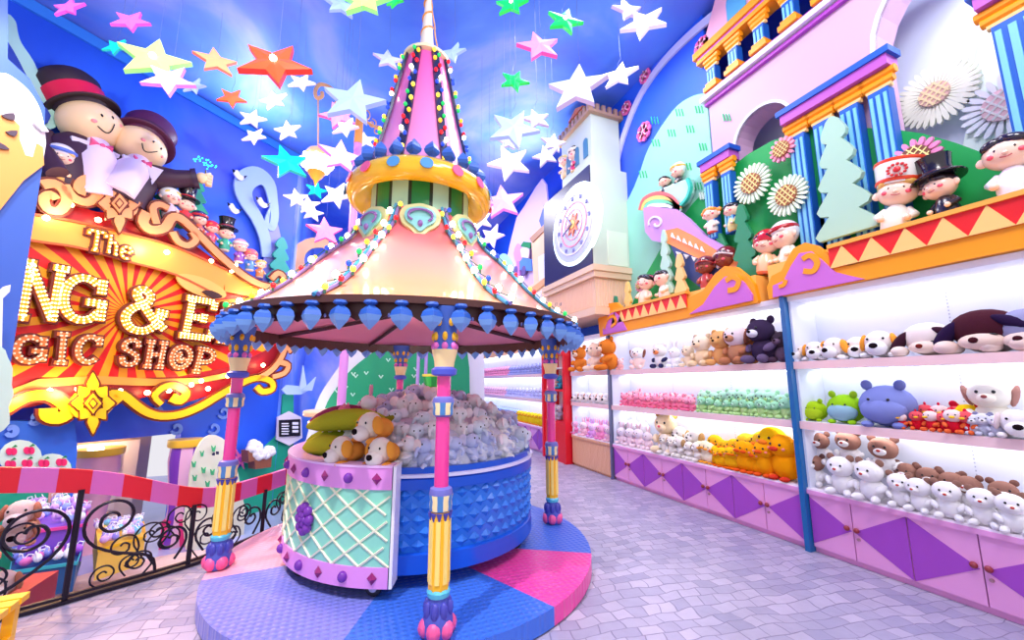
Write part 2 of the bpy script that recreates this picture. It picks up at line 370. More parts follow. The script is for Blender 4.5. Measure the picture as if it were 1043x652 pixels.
# ------------------------------------------------------------------ sunflowers, trees, blossoms on the mural
def sunflower(px,py,r,X,lab,pet,cen,grid,n=20,rc=.5,name='sunflower_board',ry=1):
    c=U(px,py,('x',X));t=thing(name,lab,'flower',c)
    m=MB()
    for k in range(n):
        a=2*PI*k/n;w=PI/n*(.8 if n<30 else 1.05);pts=[]
        for (q,rr) in ((-.5,rc*.8),(-.95,.72),(-.6,.93),(0,1),(.6,.93),(.95,.72),(.5,rc*.8)):
            pts.append(c+Vector((0,-math.sin(a+w*q)*r*rr,math.cos(a+w*q)*r*rr)))
        m.prism(pts,(.03,0,0))
    m.build('petals',pet,t)
    disc(c-Vector((.02,0,0)),r*rc,('x',X),.05).build('flower_head',cen,t)
    g=MB()
    for d in (R(50),R(-35)):
        for k in (-.6,-.2,.2,.6):
            L=rc*r*math.sqrt(max(0,1-k*k))*.97;o=Vector((0,-math.sin(d+PI/2),math.cos(d+PI/2)))*k*rc*r;v=Vector((0,-math.sin(d),math.cos(d)))
            g.tube([c+o-v*L-Vector((.022,0,0)),c+o+v*L-Vector((.022,0,0))],.009*r/.25,0,4)
    g.build('lattice',grid,t)
BR2=C((165,95,60));LAT=C((240,225,150))
PETW=C((225,240,215));PETP=C((250,160,185))
sunflower(765,187,.235,XW-.2,'sunflower with white petals left of the tall blue columns',PETW,BR2,LAT,n=24)
sunflower(801,199,.22,XW-.22,'sunflower with white petals close against the tall blue column',PETW,BR2,LAT,n=24)
sunflower(796,152,.14,XW-.2,'pink petalled sunflower above the two white ones',PETP,BR2,LAT,n=14,rc=.62)
sunflower(932,161,.17,XW-.2,'pink petalled sunflower behind the top hat doll',C((235,140,190)),C((120,70,55)),LAT,n=16,rc=.58)
sunflower(952,96,.3,XW+.46,'very pale large daisy with lattice centre inside the palace arch',C((235,238,222)),C((215,175,170)),C((245,225,180)),n=34,rc=.36)
sunflower(1024,106,.27,XW+.46,'very pale daisy partly behind the right edge column',C((232,236,246)),C((228,190,198)),C((240,240,240)),n=22,rc=.5)
sunflower(651,291,.1,XW-.3,'small pink sunflower beside the clock tower',PETP,BR2,LAT,n=12,rc=.55)
def blossom(px,py,r,X,lab):
    c=U(px,py,('x',X));t=thing('cherry_blossom',lab,'flower',c)
    m=MB()
    for k in range(8):
        a=2*PI*k/8;cc=c+Vector((0,-math.sin(a)*r*.62,math.cos(a)*r*.62));disc(cc,r*.36,('x',X),.03,mb=m,n=12)
    disc(c,r*.5,('x',X),.03,mb=m);m.build('petals',C((255,110,170)),t)
    g=MB()
    for k in range(5):
        a=2*PI*k/5;e=c+Vector((-.015,-math.sin(a)*r*.6,math.cos(a)*r*.6));g.tube([c-Vector((.015,0,0)),e],r*.04,0,4);disc(e-Vector((.01,0,0)),r*.1,('x',X),.02,mb=g,n=8)
    g.build('stamens',C((255,200,225)),t)
blossom(656,77,.13,XW-.05,'small pink blossom nearest the ceiling on the pale arch band')
blossom(637,110,.13,XW-.05,'small pink blossom above the clock tower roof')
blossom(655,134,.17,XW-.06,'largest pink blossom on the mint hill edge')
blossom(714,46,.13,XW-.05,'pink blossom beside the palace roof')
def fir(px,py,hpx,w,X,lab,col,pl=None,tiers=5,name='fir_tree_board',th=.05):
    pl=pl or ('x',X);b=U(px,py,pl);tp=U(px,py-hpx,pl);h=tp.z-b.z;u,v=UV(pl)
    if w*3.2<h: pass
    t=thing(name,lab,'tree board',b);Lq=[];
    side=[]
    for k in range(tiers):
        z0=h*k/tiers;z1=h*(k+1)/tiers;ww=w/2*(1-.72*k/tiers);wn=w/2*(1-.72*(k+1)/tiers)*.55
        side+=[(ww*.9,z0+.01*h),(ww*1.02,z0+.05*h),(ww*.85,z0+.1*h),(wn,z1-.01*h)]
    side=side[:-1]+[(w*.1,h*.97),(w*.03,h)]
    pts=[(a,b_) for a,b_ in side]+[(-a,b_) for a,b_ in side[::-1]]
    MB().prism([b+u*a+Vector((0,0,q)) for a,q in pts],NV(pl)*th).build('crown',col,t)
    return t
fir(862,240,130,.5,XW-.3,'big pale green fir tree board left of the band hat doll',C((172,212,188)),tiers=5)
fir(760,283,78,.34,XW-.3,'dark green fir board behind the two hooded dolls',C((40,140,95)),tiers=4)
fir(736,286,50,.34,XW-.18,'mid green fir board left of the dark green one',C((50,150,95)),tiers=3)
fir(679,300,68,.26,XW-.28,'pale green fir board right of the clock tower',C((190,228,205)),tiers=5)
fir(694,312,55,.26,XW-.35,'peach fir board between the beach dolls and the helmet dolls',C((255,205,130)),tiers=4)
fir(640,332,46,.24,XW-.35,'peach fir board left of the beach dolls',C((255,215,130)),tiers=4)
fir(627,333,32,.16,XW-.38,'small dark teal fir board at the left end of the ledge',C((60,150,120)),tiers=3)
# ------------------------------------------------------------------ ledge with red triangle border and wave boards
XL=3.93
def ledge(pts,px0,px1,zt,lab,waves,tri):
    t=thing('wave_ledge_board',lab,'ledge board',U(pts[0][0],pts[0][1],('x',XL)))
    board(pts,('x',XL),.05).build('front_board',ORG,t)
    ya=U(px0,320,('x',XL)).y;yb=U(px1,300,('x',XL)).y
    MB().b2((XL+.051,yb,2.345),(XW-.145,ya,tri[1]+.02)).build('deck',C((255,190,90)),t)
    for w in waves:
        m=MB()
        for q in w[1]:board(q,('x',XL-.02),.025,mb=m)
        m.build('purple_inlay',PUR,t)
        for q in w[0]:
            ribbon(q[0],q[1],('x',XL-.03),.03).build('scroll_edge',ORG,t)
    z0,z1,y0,y1,n=tri
    MB().b2((XL-.012,y1,z0),(XL+.002,y0,z1)).build('red_border',RED,t)
    g=MB();d=(y0-y1)/n
    for k in range(n):g.prism([WX(y0-d*k,z0,XL-.02),WX(y0-d*(k+1),z0,XL-.02),WX(y0-d*(k+.5),z1,XL-.02)],(.01,0,0))
    g.build('triangle_border',C((255,205,120)),t)
    MB().b2((XL-.03,y1,z1),(XL+.06,y0,z1+.035)).build('rim',C((255,175,70)),t)
yy=lambda px,py:U(px,py,('x',XL))
# left ledge: from (612,342) to (770,306)
def wz(y,z): return (y,z)
ledge([(611,343),(609,325),(616,318),(620,309),(628,308),(634,314),(640,322),(700,304),(716,296),(728,279),(738,271),(750,272),(760,280),(768,290),(772,306),(771,308.5)],615,768,0,'left wave ledge carrying the dolls, orange and purple',
  [([([(615,335),(618,326),(624,322),(627,328),(622,333)],.05)],[[(614,341),(614,334),(619,322),(625,317),(631,322),(638,336)]]),
   ([([(741,296),(749,294),(752,286),(746,282),(739,286)],.06)],[[(702,320),(716,310),(728,292),(738,282),(748,280),(758,288),(766,300),(766,306)]])],
  (2.44,2.62,5.35,3.78,9))
ledge([(783,305),(781,292),(786,281),(796,276),(801,265),(808,253),(820,247),(832,250),(843,259),(852,270),(864,271),(1100,208),(1100,241)],783,1100,0,'right wave ledge under the top hat doll, orange with purple curl',
  [([([(818,276),(828,276),(832,267),(825,260),(817,264)],.05),([(793,292),(798,290),(800,285)],.04)],[[(787,303),(787,291),(798,286),(806,270),(814,258),(826,256),(838,266),(850,277),(866,281),(880,284)]])],
  (2.5,2.68,2.13,.4,8))
# ------------------------------------------------------------------ clock tower
XC=3.65;YC0=5.4;YC1=7.15
t=thing('clock_tower','pale clock tower with round glowing dial beside the shelving','clock tower',(XC,YC0,2.6))
TW=C((208,218,200),.5);TB=C((240,205,170),.5)
MB().b2((XC,YC0,3.42),(XW-.001,YC1,5.2)).build('tower_body',TW,t)
MB().b2((XC-.02,YC0+.02,3.42),(XC,YC1,5.2)).build('clock_panel',C((45,40,80),.35),t)
MB().b2((XC+.28,YC0-.015,3.45),(XC+.68,YC0,4.05)).build('access_hatch',C((226,236,214),.5),t)
MB().b2((XC+.1,YC0+.1,5.2),(XW-.05,YC1-.6,6.25)).build('upper_storey',TW,t)
MB().b2((XC-.05,YC0-.06,3.32),(XW-.001,YC1+.06,3.42)).b2((XC-.02,YC0-.03,3.22),(XW-.001,YC1+.03,3.32)).build('cornice',TB,t)
b=MB().b2((XC+.04,YC0+.04,2.72),(XW-.001,YC1,3.22)).b2((XC+.0,YC0,2.6),(XW-.001,YC1,2.72));b.build('plinth',TB,t)
g=MB()
for k in range(28):
    y=YC0+.1+k*.055;g.cyl((XC+.04,y,2.74),.02,.02,.46,seg=6)
for k in range(14):g.cyl((XC+.1+k*.055,YC0+.04,2.74),.02,.02,.46,seg=6)
g.build('fluting',C((248,208,178),.5),t)
m=MB()
for k in range(3):
    y=YC0+.28+.3*k;m.prism([Vector((XC+.085,y-.07,5.5)),Vector((XC+.085,y+.07,5.5))]+[Vector((XC+.085,y+.07*math.cos(PI*i/8),5.8+.07*math.sin(PI*i/8))) for i in range(9)],(.02,0,0))
m.build('arched_window',C((70,130,160)),t)
m=MB().b2((XC+.02,YC0+.02,6.25),(XW,YC1-.5,6.3)).b2((XC+.1,YC0+.3,6.3),(XC+.5,YC0+.75,6.5))
for k in range(9):m.b2((XC+.02,YC0+.04+k*.13,6.3),(XC+.08,YC0+.11+k*.13,6.42))
for k in range(6):m.b2((XC+.04+k*.13,YC0+.02,6.3),(XC+.11+k*.13,YC0+.08,6.42))
m.build('battlement',C((190,150,120)),t)
MB().prism([(XC+.05,YC0+.25,6.5),(XC+.05,YC0+.8,6.5),(XC+.05,YC0+.52,6.62)],(.5,0,0)).build('turret_roof',C((225,130,90)),t)
c=U(585,229,('x',XC-.04));cc=Vector((XC-.04,c.y,c.z))
for nm,r,m,x in (('clock_rim',.8,mat('neon_rim',(225,245,255),.3,emit=1.6),0),('clock_face',.73,C((205,215,240),.3),-.02),):
    disc(cc+Vector((x,0,0)),r,('x',0),.05,n=40,ry=r*.92).build(nm,m,t)
def ring(c,r,w,x,m,nm,n=40,ry=.92):
    mb=MB();L=[c+Vector((x,-r*math.sin(2*PI*i/n),r*ry*math.cos(2*PI*i/n))) for i in range(n)];Q=[c+Vector((x,-(r-w)*math.sin(2*PI*i/n),(r-w)*ry*math.cos(2*PI*i/n))) for i in range(n)]
    return mb.strip(L,Q,(.02,0,0),closed=True).build(nm,m,t)
ring(cc,.6,.03,-.03,WHT,'dial_ring');ring(cc,.44,.03,-.03,C((245,150,170)),'dial_ring');ring(cc,.3,.02,-.03,C((245,150,170)),'dial_ring')
s=MB()
for k in range(12):
    a=2*PI*k/12;s.b2(*[tuple(cc+Vector((-.035+.01*q,-.52*math.sin(a)+(.02*q),.52*.92*math.cos(a)+.03*q))) for q in(-1,1)])
s.build('hour_mark',C((130,130,190)),t)
s=MB();pts=[]
for k in range(16):
    a=2*PI*k/16;r=.22 if k%2==0 else .12;pts.append(cc+Vector((-.045,-r*math.sin(a),r*math.cos(a))))
s.prism(pts,(.02,0,0));s.build('sun_emblem',C((255,120,70)),t)
disc(cc-Vector((.055,0,0)),.08,('x',0),.02).build('sun_centre',C((255,205,90)),t)
for a,L in ((R(-40),.27),(R(-110),.34)):
    MB().tube([cc-Vector((.065,0,0)),cc+Vector((-.065,-L*math.sin(a),L*math.cos(a)))],.014).build('clock_hand',C((120,120,170)),t)
# ---- painted town boards along the hall to the left of the tower
def flat(name,lab,cat,pl,parts,base=None,grp=None):
    t=thing(name,lab,cat,U(parts[0][1][0][0],parts[0][1][0][1],pl),group=grp);d=0
    for nm,pts,m,*k in parts:
        sm=k[0] if k else 0;d+=.012
        p2=(pl[0],pl[1]-d) ;board(pts,p2,.04,sm=sm).build(nm,m,t)
    return t
flat('house_board','narrow cream house front with white window left of the clock','house board',('x',3.75),[
 ('front',[(541,240),(562,222),(563,320),(545,318)],C((255,215,170))),('window',[(548,262),(558,256),(559,282),(549,286)],WHT),('roof',[(539,243),(563,220),(563,226),(542,247)],C((190,140,110)))])
flat('house_board','cream lower house front beside the canopy edge','house board',('x',3.72),[
 ('front',[(538,292),(566,276),(566,340),(540,336)],C((255,222,180))),('window',[(543,300),(551,296),(552,318),(544,320)],WHT),('roof',[(536,297),(567,274),(567,280),(538,303)],C((240,180,120)))])
flat('castle_board','pale pink rock castle board far down the hall','castle board',('x',3.95),[
 ('rock',[(505,330),(512,285),(519,250),(526,222),(534,210),(540,200),(546,190),(552,182),(556,188),(557,200),(562,225),(562,330)],C((225,195,240))),
 ('star_patch',[(549,225),(553,212),(555,222),(559,218),(557,232),(553,236)],C((50,90,210)))])
flat('hill_board','pale mint arch shaped hill far down the hall','hill board',('x',3.9),[('hill',[(494,330),(497,290),(504,268),(512,258),(520,266),(526,290),(528,330)],C((165,220,215)),3),('trail',[(498,330),(504,300),(512,292),(516,310),(514,330)],C((215,235,250)),2)])
flat('purple_flower_board','tall pink flower board by the far wall','flower board',('x',3.88),[('bloom',[(523,258),(527,248),(532,255),(531,266),(526,268)],C((240,150,210)),2),('stalk',[(526,266),(529,266),(530,300),(527,300)],C((200,130,210)))])
# ------------------------------------------------------------------ display shelving along the right wall
SHW=mat('shelf_white_panel',(218,222,240),.35);SHP=mat('shelf_edge',(245,205,205),.45);LPK=C((236,160,215),.35);DPU=C((165,70,190),.35)
LED=mat('led_strip',(255,255,255),.3,emit=4)
XB=XW-.02
def diamond_door(t,y0,y1,centres,mats,z0=.05,z1=.5,knob=True,side=0):
    m=MB().b2((XS,y0+.004,z0),(XS+.02,y1-.004,z1));zm=(z0+z1)/2;w=.362
    for c in centres:
        lo=max(c-w,y0+.004);hi=min(c+w,y1-.004)
        if hi-lo<.02:continue
        f=lambda y:(z1-zm)*(1-abs(y-c)/w)
        P=[(lo,zm-f(lo)),(lo,zm+f(lo))]+([(c,z1)] if lo<c<hi else [])+[(hi,zm+f(hi)),(hi,zm-f(hi))]+([(c,z0)] if lo<c<hi else [])
        m.prism([WX(a,b,XS-.003) for a,b in P],(.004,0,0),1)
    d=m.build('door',mats,t)
    if knob:
        ky=y1-.035 if side else y0+.035;MB().ell((XS-.022,ky,zm+.02),(.02,.022,.022),seg=10,rings=6).cyl((XS-.02,ky,zm+.02),.008,.008,.025,rot=(0,PI/2,0)).build('knob',KN,d,smooth=True)
        if side:MB().cyl((XS-.012,ky,zm-.05),.012,.012,.012,rot=(0,PI/2,0),seg=10).build('lock',C((190,140,150),.3,metal=.6),d)
KN=C((150,50,60),.3)
def unit(y0,y1,lab,zs=(1.075,1.63),centres=(),doors=(),base=None,top=2.34,post=None,backz=.5):
    t=thing('display_shelving',lab,'shelving',(XS,(y0+y1)/2,0))
    MB().b2((XB-.03,y0,.5),(XB,y1,top)).build('back_panel',SHW,t)
    MB().b2((XS+.03,y0,0),(XB-.03,y1,.04)).b2((XS+.04,y0,.0),(XS+.06,y1,.05)).build('toe_kick',LPK if not base else base,t)
    MB().b2((XS-.012,y0,.5),(XB-.03,y1,.55)).build('deck',C((250,240,248),.35),t)
    MB().b2((XS-.018,y0,.5),(XS-.012,y1,.535)).build('deck_edge',LPK if not base else base,t)
    for z in zs:
        s=MB().b2((XS,y0,z),(XB-.03,y1,z+.07)).build('shelf',WHT,t);MB().b2((XS-.012,y0,z),(XS,y1,z+.07)).build('shelf_edge',SHP,s)
        MB().b2((XB-.1,y0+.03,z-.014),(XB-.07,y1-.03,z-.001)).build('led_strip',LED,s)
    MB().b2((XS+.0,y0,top-.05),(XB,y1,top)).build('head_panel',WHT,t)
    MB().b2((XB-.1,y0+.03,top-.065),(XB-.07,y1-.03,top-.051)).build('led_strip',LED,t)
    MB().b2((XS,y0,.05),(XB,y0+.02,top)).build('side_panel',SHW,t);MB().b2((XS+.01,y1-.02,.05),(XB,y1,top)).build('side_panel',SHW,t)
    n=int((y1-y0)/.75)
    for k in range(1,max(2,n)):
        h=MB()
        yk=y0+(y1-y0)*k/max(2,n)
        for q in range(60):h.b2((XB-.033,yk-.004,.6+q*.028),(XB-.029,yk+.004,.6+q*.028+.012))
        h.build('slotted_track',C((170,175,200),.4),t)
    for i,(a,b) in enumerate(doors):diamond_door(t,a,b,centres,[LPK,DPU],side=i%2)
    if base and not doors:MB().b2((XS,y0,.04),(XS+.03,y1,.5)).build('base_panel',base,t)
    for z in list(zs)+[top-.05]:
        L=bpy.data.lights.new('shelf_light','AREA');L.shape='RECTANGLE';L.size=y1-y0-.1;L.size_y=.08;L.energy=LEDW*(y1-y0);L.color=(.93,.95,1)
        o=bpy.data.objects.new('shelf_light',L);COL.objects.link(o);o.location=(XS+.18,(y0+y1)/2,z-.02);o.rotation_euler=(0,R(-18),PI/2*0);o.rotation_euler=Euler((0,R(-12),0)).to_matrix().to_4x4().to_euler()
        o.rotation_euler=(Matrix.Rotation(R(-15),4,'Y')@Matrix.Rotation(PI/2,4,'Z')).to_euler()
    return t
LEDW=1.35
cent=[.37,1.12,1.87,2.61,3.37,4.09,4.81,5.53]
unit(-.4,2.575,'near bay of white lit shelving right of the teal post',centres=cent,doors=[(.0,.37),(.37,.74),(.74,1.12),(1.12,1.495),(1.495,1.87),(1.87,2.24),(2.24,2.57)][::-1])
unit(2.625,5.51,'middle bay of white lit shelving left of the teal post',centres=cent,doors=[(2.63,3.01),(3.01,3.37),(3.37,3.73),(3.73,4.09),(4.09,4.45),(4.45,4.81),(4.81,5.16),(5.16,5.5)][::-1])
WP=mat('wood_panel',(235,185,140),.5);
def woodmat():
    m,nt,b=nodes_mat('striped_wood',.45);tc=N(nt,'ShaderNodeTexCoord');w=N(nt,'ShaderNodeTexWave');w.bands_direction='Y';w.inputs['Scale'].default_value=9;w.inputs['Distortion'].default_value=5;w.inputs['Detail'].default_value=2;w.inputs['Detail Scale'].default_value=.6
    nt.links.new(tc.outputs['Object'],w.inputs[0]);r=N(nt,'ShaderNodeValToRGB');e=r.color_ramp.elements;e[0].color=lin((215,140,100));e[1].color=lin((250,205,165));nt.links.new(w.outputs['Fac'],r.inputs[0]);nt.links.new(r.outputs[0],b.inputs['Base Color']);return m
STW=woodmat()
unit(5.56,6.78,'white shelving bay on a striped wood base holding the teddy bears',base=STW)
unit(7.86,13.6,'far long bay of white shelving with purple diamond doors',centres=[8.2+.74*k for k in range(8)],doors=[(7.9+.37*k,8.25+.37*k) for k in range(15)])
t=thing('teal_post','slim teal blue post between the two near shelving bays','post',(XS-.03,2.6,0));MB().b2((XS-.05,2.578,0),(XS+.03,2.622,2.36)).build('shaft',C((15,100,165),.3),t)
t=thing('metal_post','thin grey metal post at the left end of the middle bay','post',(XS,5.535,0));MB().b2((XS-.04,5.525,0),(XS+.02,5.548,2.3)).build('shaft',C((120,125,155),.3,metal=.5),t)
t=thing('red_display_frame','bright red wooden display frame down the hall','display frame',(XS,7.3,0))
f=MB().b2((XS-.12,6.82,0),(XS+.3,6.9,2.15)).b2((XS-.12,7.72,0),(XS+.3,7.8,2.15)).b2((XS-.1,6.9,0),(XS+.3,7.72,.75)).b2((XS-.1,6.9,2.07),(XS+.3,7.72,2.15)).b2((XS-.1,6.9,1.33),(XS+.3,7.72,1.37));f.build('frame',C((230,15,40),.35),t)
MB().b2((XS+.25,6.9,.75),(XS+.28,7.72,2.07)).build('back_panel',WHT,t)
MB().b2((XS-.08,6.9,1.78),(XS+.25,7.72,1.8)).build('shelf',WHT,t)
t=thing('header_board','peach scalloped header board over the far shelving','header board',(XS,10,2.3))
m=MB().b2((XS-.03,7.9,2.24),(XS,13.5,2.36))
for k in range(14):m.prism([WX(8.1+k*.4+.2*math.cos(PI*i/8)*1.0,2.36+.14*math.sin(PI*i/8),XS-.03) for i in range(9)],(.03,0,0),k%2)
m.build('board',[C((255,190,120)),C((225,150,220))],t)
# ------------------------------------------------------------------ the canopy pavilion
PC=Vector((.584,3.846,0));CD=math.atan2(-PC.y,-PC.x)       # CD: direction towards the entrance
def pol(r,a,z,c=PC): return Vector((c.x+r*math.cos(a),c.y+r*math.sin(a),z))
pv=thing('canopy_pavilion','round carousel style pavilion with pink canopy on coloured posts','pavilion',PC)
DC=Vector((.64,3.82,0));DR=1.515
def plate(name,c):
    m,nt,b=nodes_mat(name,.3);b.inputs['Base Color'].default_value=lin(c)
    tc=N(nt,'ShaderNodeTexCoord')
    out=None
    for ax in('X','Y'):
        w=N(nt,'ShaderNodeTexWave');w.bands_direction=ax;w.inputs['Scale'].default_value=7;nt.links.new(tc.outputs['Object'],w.inputs[0])
        if out is None:out=w
        else:
            mm=N(nt,'ShaderNodeMath',operation='MULTIPLY');nt.links.new(out.outputs['Fac'],mm.inputs[0]);nt.links.new(w.outputs['Fac'],mm.inputs[1])
            bp=N(nt,'ShaderNodeBump');bp.inputs['Strength'].default_value=.5;bp.inputs['Distance'].default_value=.01;nt.links.new(mm.outputs[0],bp.inputs['Height']);nt.links.new(bp.outputs[0],b.inputs['Normal'])
    return m
PLB=plate('chequer_plate_blue',(60,110,215));PLP=plate('chequer_plate_pink',(240,70,160));PLL=plate('chequer_plate_lavender',(125,130,215));PLR=plate('chequer_plate_pale_pink',(240,170,190))
def sector(a0,a1,r,z0,z1,c,n=16):
    return MB().prism([Vector((c.x,c.y,z0))]+[pol(r,a0+(a1-a0)*i/n,z0,c) for i in range(n+1)],(0,0,z1-z0))
# platform: coloured wedges
for a0,a1,m,lb in ((-65,-31,PLP,'pink'),(-31,45,PLB,'blue'),(45,120,PLL,'lavender'),(120,185,PLR,'pale pink'),(185,245,PLL,'lavender'),(245,295,PLB,'blue')):
    o=sector(R(a0),R(a1),DR,.012,.12,DC).build('platform_wedge',m,pv);o['label']=lb+' platform wedge'
MB().lathe([(DR-.03,0),(DR-.03,.011)],DC,48).build('platform_base',C((60,60,120)),pv)
GOLD=C((255,190,30),.3);TBL=C((70,130,190),.35);CYN=C((90,190,215),.35);PPK=C((240,60,150),.22,coat=.5);IND=C((70,70,170),.4);SPK=C((240,90,150),.4)
for k,a in enumerate((-91.5+90*q for q in range(4))):
    r=1.405;b=pol(r,R(a)+R(90*0)-R(0),0);x,y=b.x,b.y
    p=MB().lathe([(.042,.72),(.042,1.62)],(x,y,.12),16).build('post',PPK,pv,smooth=True)
    foot=MB()
    foot.lathe([(.06,.0),(.08,.01),(.088,.05),(.082,.1),(.066,.14),(.056,.19),(.05,.22)],(x,y,.12),20,0)
    for j in range(6):
        q=2*PI*j/6;foot.ell((x+.068*math.cos(q),y+.068*math.sin(q),.17),(.042,.042,.05),mi=1,seg=8,rings=6)
    for j in range(8):
        q=2*PI*j/8+.3;foot.ell((x+.062*math.cos(q),y+.062*math.sin(q),.26),(.025,.025,.05),mi=2,seg=8,rings=6)
    foot.build('foot',[C((75,85,180)),SPK,IND],p,smooth=True)
    MB().lathe([(.05,.2),(.062,.205),(.066,.23),(.055,.245)],(x,y,.12),18).build('collar',CYN,p,smooth=True)
    MB().lathe([(.05,.22),(.058,.235),(.06,.25),(.058,.64),(.05,.66)],(x,y,.12),8).build('lower_shaft',GOLD,p)
    g=MB()
    for j in range(8):
        q=2*PI*(j+.5)/8;g.box((x+.0575*math.cos(q),y+.0575*math.sin(q),.12+.44),(.008,.026,.33),(0,0,q))
    g.build('inset_panel',C((255,225,120),.3),p)
    def drum(z,h,r0,nm):
        d=MB();n=12
        d.lathe([(r0*.75,0),(r0,.012),(r0*1.05,h*.25),(r0,h*.45),(r0*1.12,h*.7),(r0,h-.01),(r0*.72,h)],(x,y,z),24,mf=lambda i,j:(j//2)%2 if 1<=i<=3 else 2)
        d.build(nm,[TBL,C((250,225,165)),C((110,110,190))],p,smooth=True)
    drum(.12+.645,.14,.062,'middle_collar')
    drum(.12+1.18,.12,.06,'upper_collar')
    s=MB()
    for j in range(10):
        q=2*PI*j/10;s.cyl((x+.055*math.cos(q),y+.055*math.sin(q),.12+.6),.004,.018,.045,seg=6)
    s.build('leaf_fringe',IND,p)
    d=MB().lathe([(.05,0),(.075,.01),(.078,.04),(.058,.055),(.062,.09),(.075,.14),(.078,.16)],(x,y,.12+1.42),20,mf=lambda i,j:1 if i<3 else 0);d.build('neck',[C((255,222,160)),C((80,90,200))],p,smooth=True)
    d=MB().lathe([(.075,0),(.062,.02),(.072,.12),(.095,.22),(.1,.26)],(x,y,.12+1.58),20)
    for j in range(7):
        for e in range(2):
            q=2*PI*(j+.5*e)/7;rr=.068+.016*e;d.ell((x+rr*math.cos(q),y+rr*math.sin(q),.12+1.66+.085*e),(.017,.017,.028),mi=1,seg=8,rings=6)
    for j in range(7):
        q=2*PI*j/7;d.ell((x+.066*math.cos(q),y+.066*math.sin(q),.12+1.6),(.02,.02,.025),mi=2,seg=8,rings=6)
    d.build('capital',[C((60,95,180)),GOLD,C((235,110,190))],p,smooth=True)
NP=8;A0=CD+PI/NP
prof=cr([(1.5,2.0),(1.28,2.13),(1.08,2.3),(.82,2.58),(.62,2.78),(.5,3.02)],5,False)
# octagonal-sided soft canopy panels
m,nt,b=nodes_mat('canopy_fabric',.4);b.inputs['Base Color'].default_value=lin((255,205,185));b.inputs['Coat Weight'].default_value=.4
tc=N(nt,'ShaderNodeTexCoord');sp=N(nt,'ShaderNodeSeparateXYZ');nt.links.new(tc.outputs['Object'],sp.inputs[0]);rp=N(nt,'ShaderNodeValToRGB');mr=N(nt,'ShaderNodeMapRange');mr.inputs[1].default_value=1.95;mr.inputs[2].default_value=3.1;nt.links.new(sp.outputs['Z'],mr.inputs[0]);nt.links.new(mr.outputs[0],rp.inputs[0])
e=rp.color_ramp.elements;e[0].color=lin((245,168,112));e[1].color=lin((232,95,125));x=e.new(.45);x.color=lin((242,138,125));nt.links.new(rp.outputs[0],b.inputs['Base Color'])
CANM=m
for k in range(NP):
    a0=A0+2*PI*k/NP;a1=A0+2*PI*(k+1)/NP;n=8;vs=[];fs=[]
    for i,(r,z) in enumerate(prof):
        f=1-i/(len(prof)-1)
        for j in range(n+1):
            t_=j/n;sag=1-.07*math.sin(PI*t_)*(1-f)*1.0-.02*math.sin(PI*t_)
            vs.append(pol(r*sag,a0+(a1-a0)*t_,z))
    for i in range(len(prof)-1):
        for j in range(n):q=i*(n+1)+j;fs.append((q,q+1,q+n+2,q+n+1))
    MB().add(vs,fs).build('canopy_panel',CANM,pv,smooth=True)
TRQ=C((70,160,200),.3);LAV=C((150,130,190),.35)
BC=[mat('bulb_clear',(255,235,200),.2,emit=14),mat('bulb_red',(235,30,40),.2,emit=.8),mat('bulb_green',(30,190,90),.2,emit=.8),mat('bulb_gold',(255,205,60),.2,emit=2),mat('bulb_blue',(40,80,220),.2,emit=.6),mat('bulb_amber',(255,170,40),.2,emit=1.5)]
def bulbmesh(mm,r):
    return MB().ell((0,0,0),(r,r,r*1.15),seg=8,rings=6)
for k in range(NP):
    a=A0+2*PI*k/NP;pts=[pol(r+.012,a,z+.01) for r,z in prof]
    rb=MB()
    for da in(-.028,.028):
        rb.tube([pol(r+.01,a+da*(.55/max(r,.3)),z+.012) for r,z in prof],.014,0 if da<0 else 1)
    rb=rb.build('canopy_rib',[TRQ,LAV],pv,smooth=True)
    st=MB();w_=[]
    side=[1,-1]
    src=cr([(1.5,2.0),(1.28,2.13),(1.08,2.3),(.82,2.58),(.62,2.78),(.51,3.0)],14,False)
    L=0;nb=0;nxt=.03
    for i in range(1,len(src)):
        L+=math.hypot(src[i][0]-src[i-1][0],src[i][1]-src[i-1][1])
        if L>=nxt:
            nxt+=.085;s=side[nb%2];p=pol(src[i][0]+.02,a+s*.035/max(src[i][0],.3)*1.1,src[i][1]+.045);mi=[0,1,0,3,4,0,2,0,5,0,1,3][(nb+k*5)%12];w_.append(p)
            mb=MB().ell(p,(.02,.02,.024) if mi else (.024,.024,.028),seg=8,rings=6).cyl(p-Vector((0,0,.045)),.009,.009,.03,mi=1,seg=6)
            mb.build('bulb',[BC[mi],C((60,110,90))],rb,smooth=True);nb+=1
    MB().tube(w_,.004,seg=4).build('bulb_wire',C((50,110,90)),rb)
# cartouches at the neck
for k in range(NP):
    a=A0+2*PI*(k+.5)/NP
    def q(u,v,o=0):
        r=.57+.3*(.0-v)*.5+o;return pol(r,a+u/.56,2.88+v)
    sh=cr([(0,-.2),(.07,-.13),(.15,-.06),(.17,.03),(.13,.09),(.06,.11),(0,.12),(-.06,.11),(-.13,.09),(-.17,.03),(-.15,-.06),(-.07,-.13)],3)
    vv=Vector((math.cos(a),math.sin(a),.25))*.03
    c=MB().prism([q(u,v) for u,v in sh],vv);c=c.build('cartouche',C((225,220,150),.35),pv)
    MB().prism([q(u*.72,v*.72,.03) for u,v in sh],vv*.5).build('cartouche_centre',C((140,215,205),.35),c)
    d=MB()
    for sg in(-1,1):d.tube([q(sg*.09*math.cos(z_),.02+.05*math.sin(z_)-.02*z_*.3,.055) for z_ in [i*.5 for i in range(9)]],.009,0,5)
    d.ell(q(0,-.07,.05),(.022,.022,.03));d.build('scroll_relief',C((150,110,180),.35),c,smooth=True)
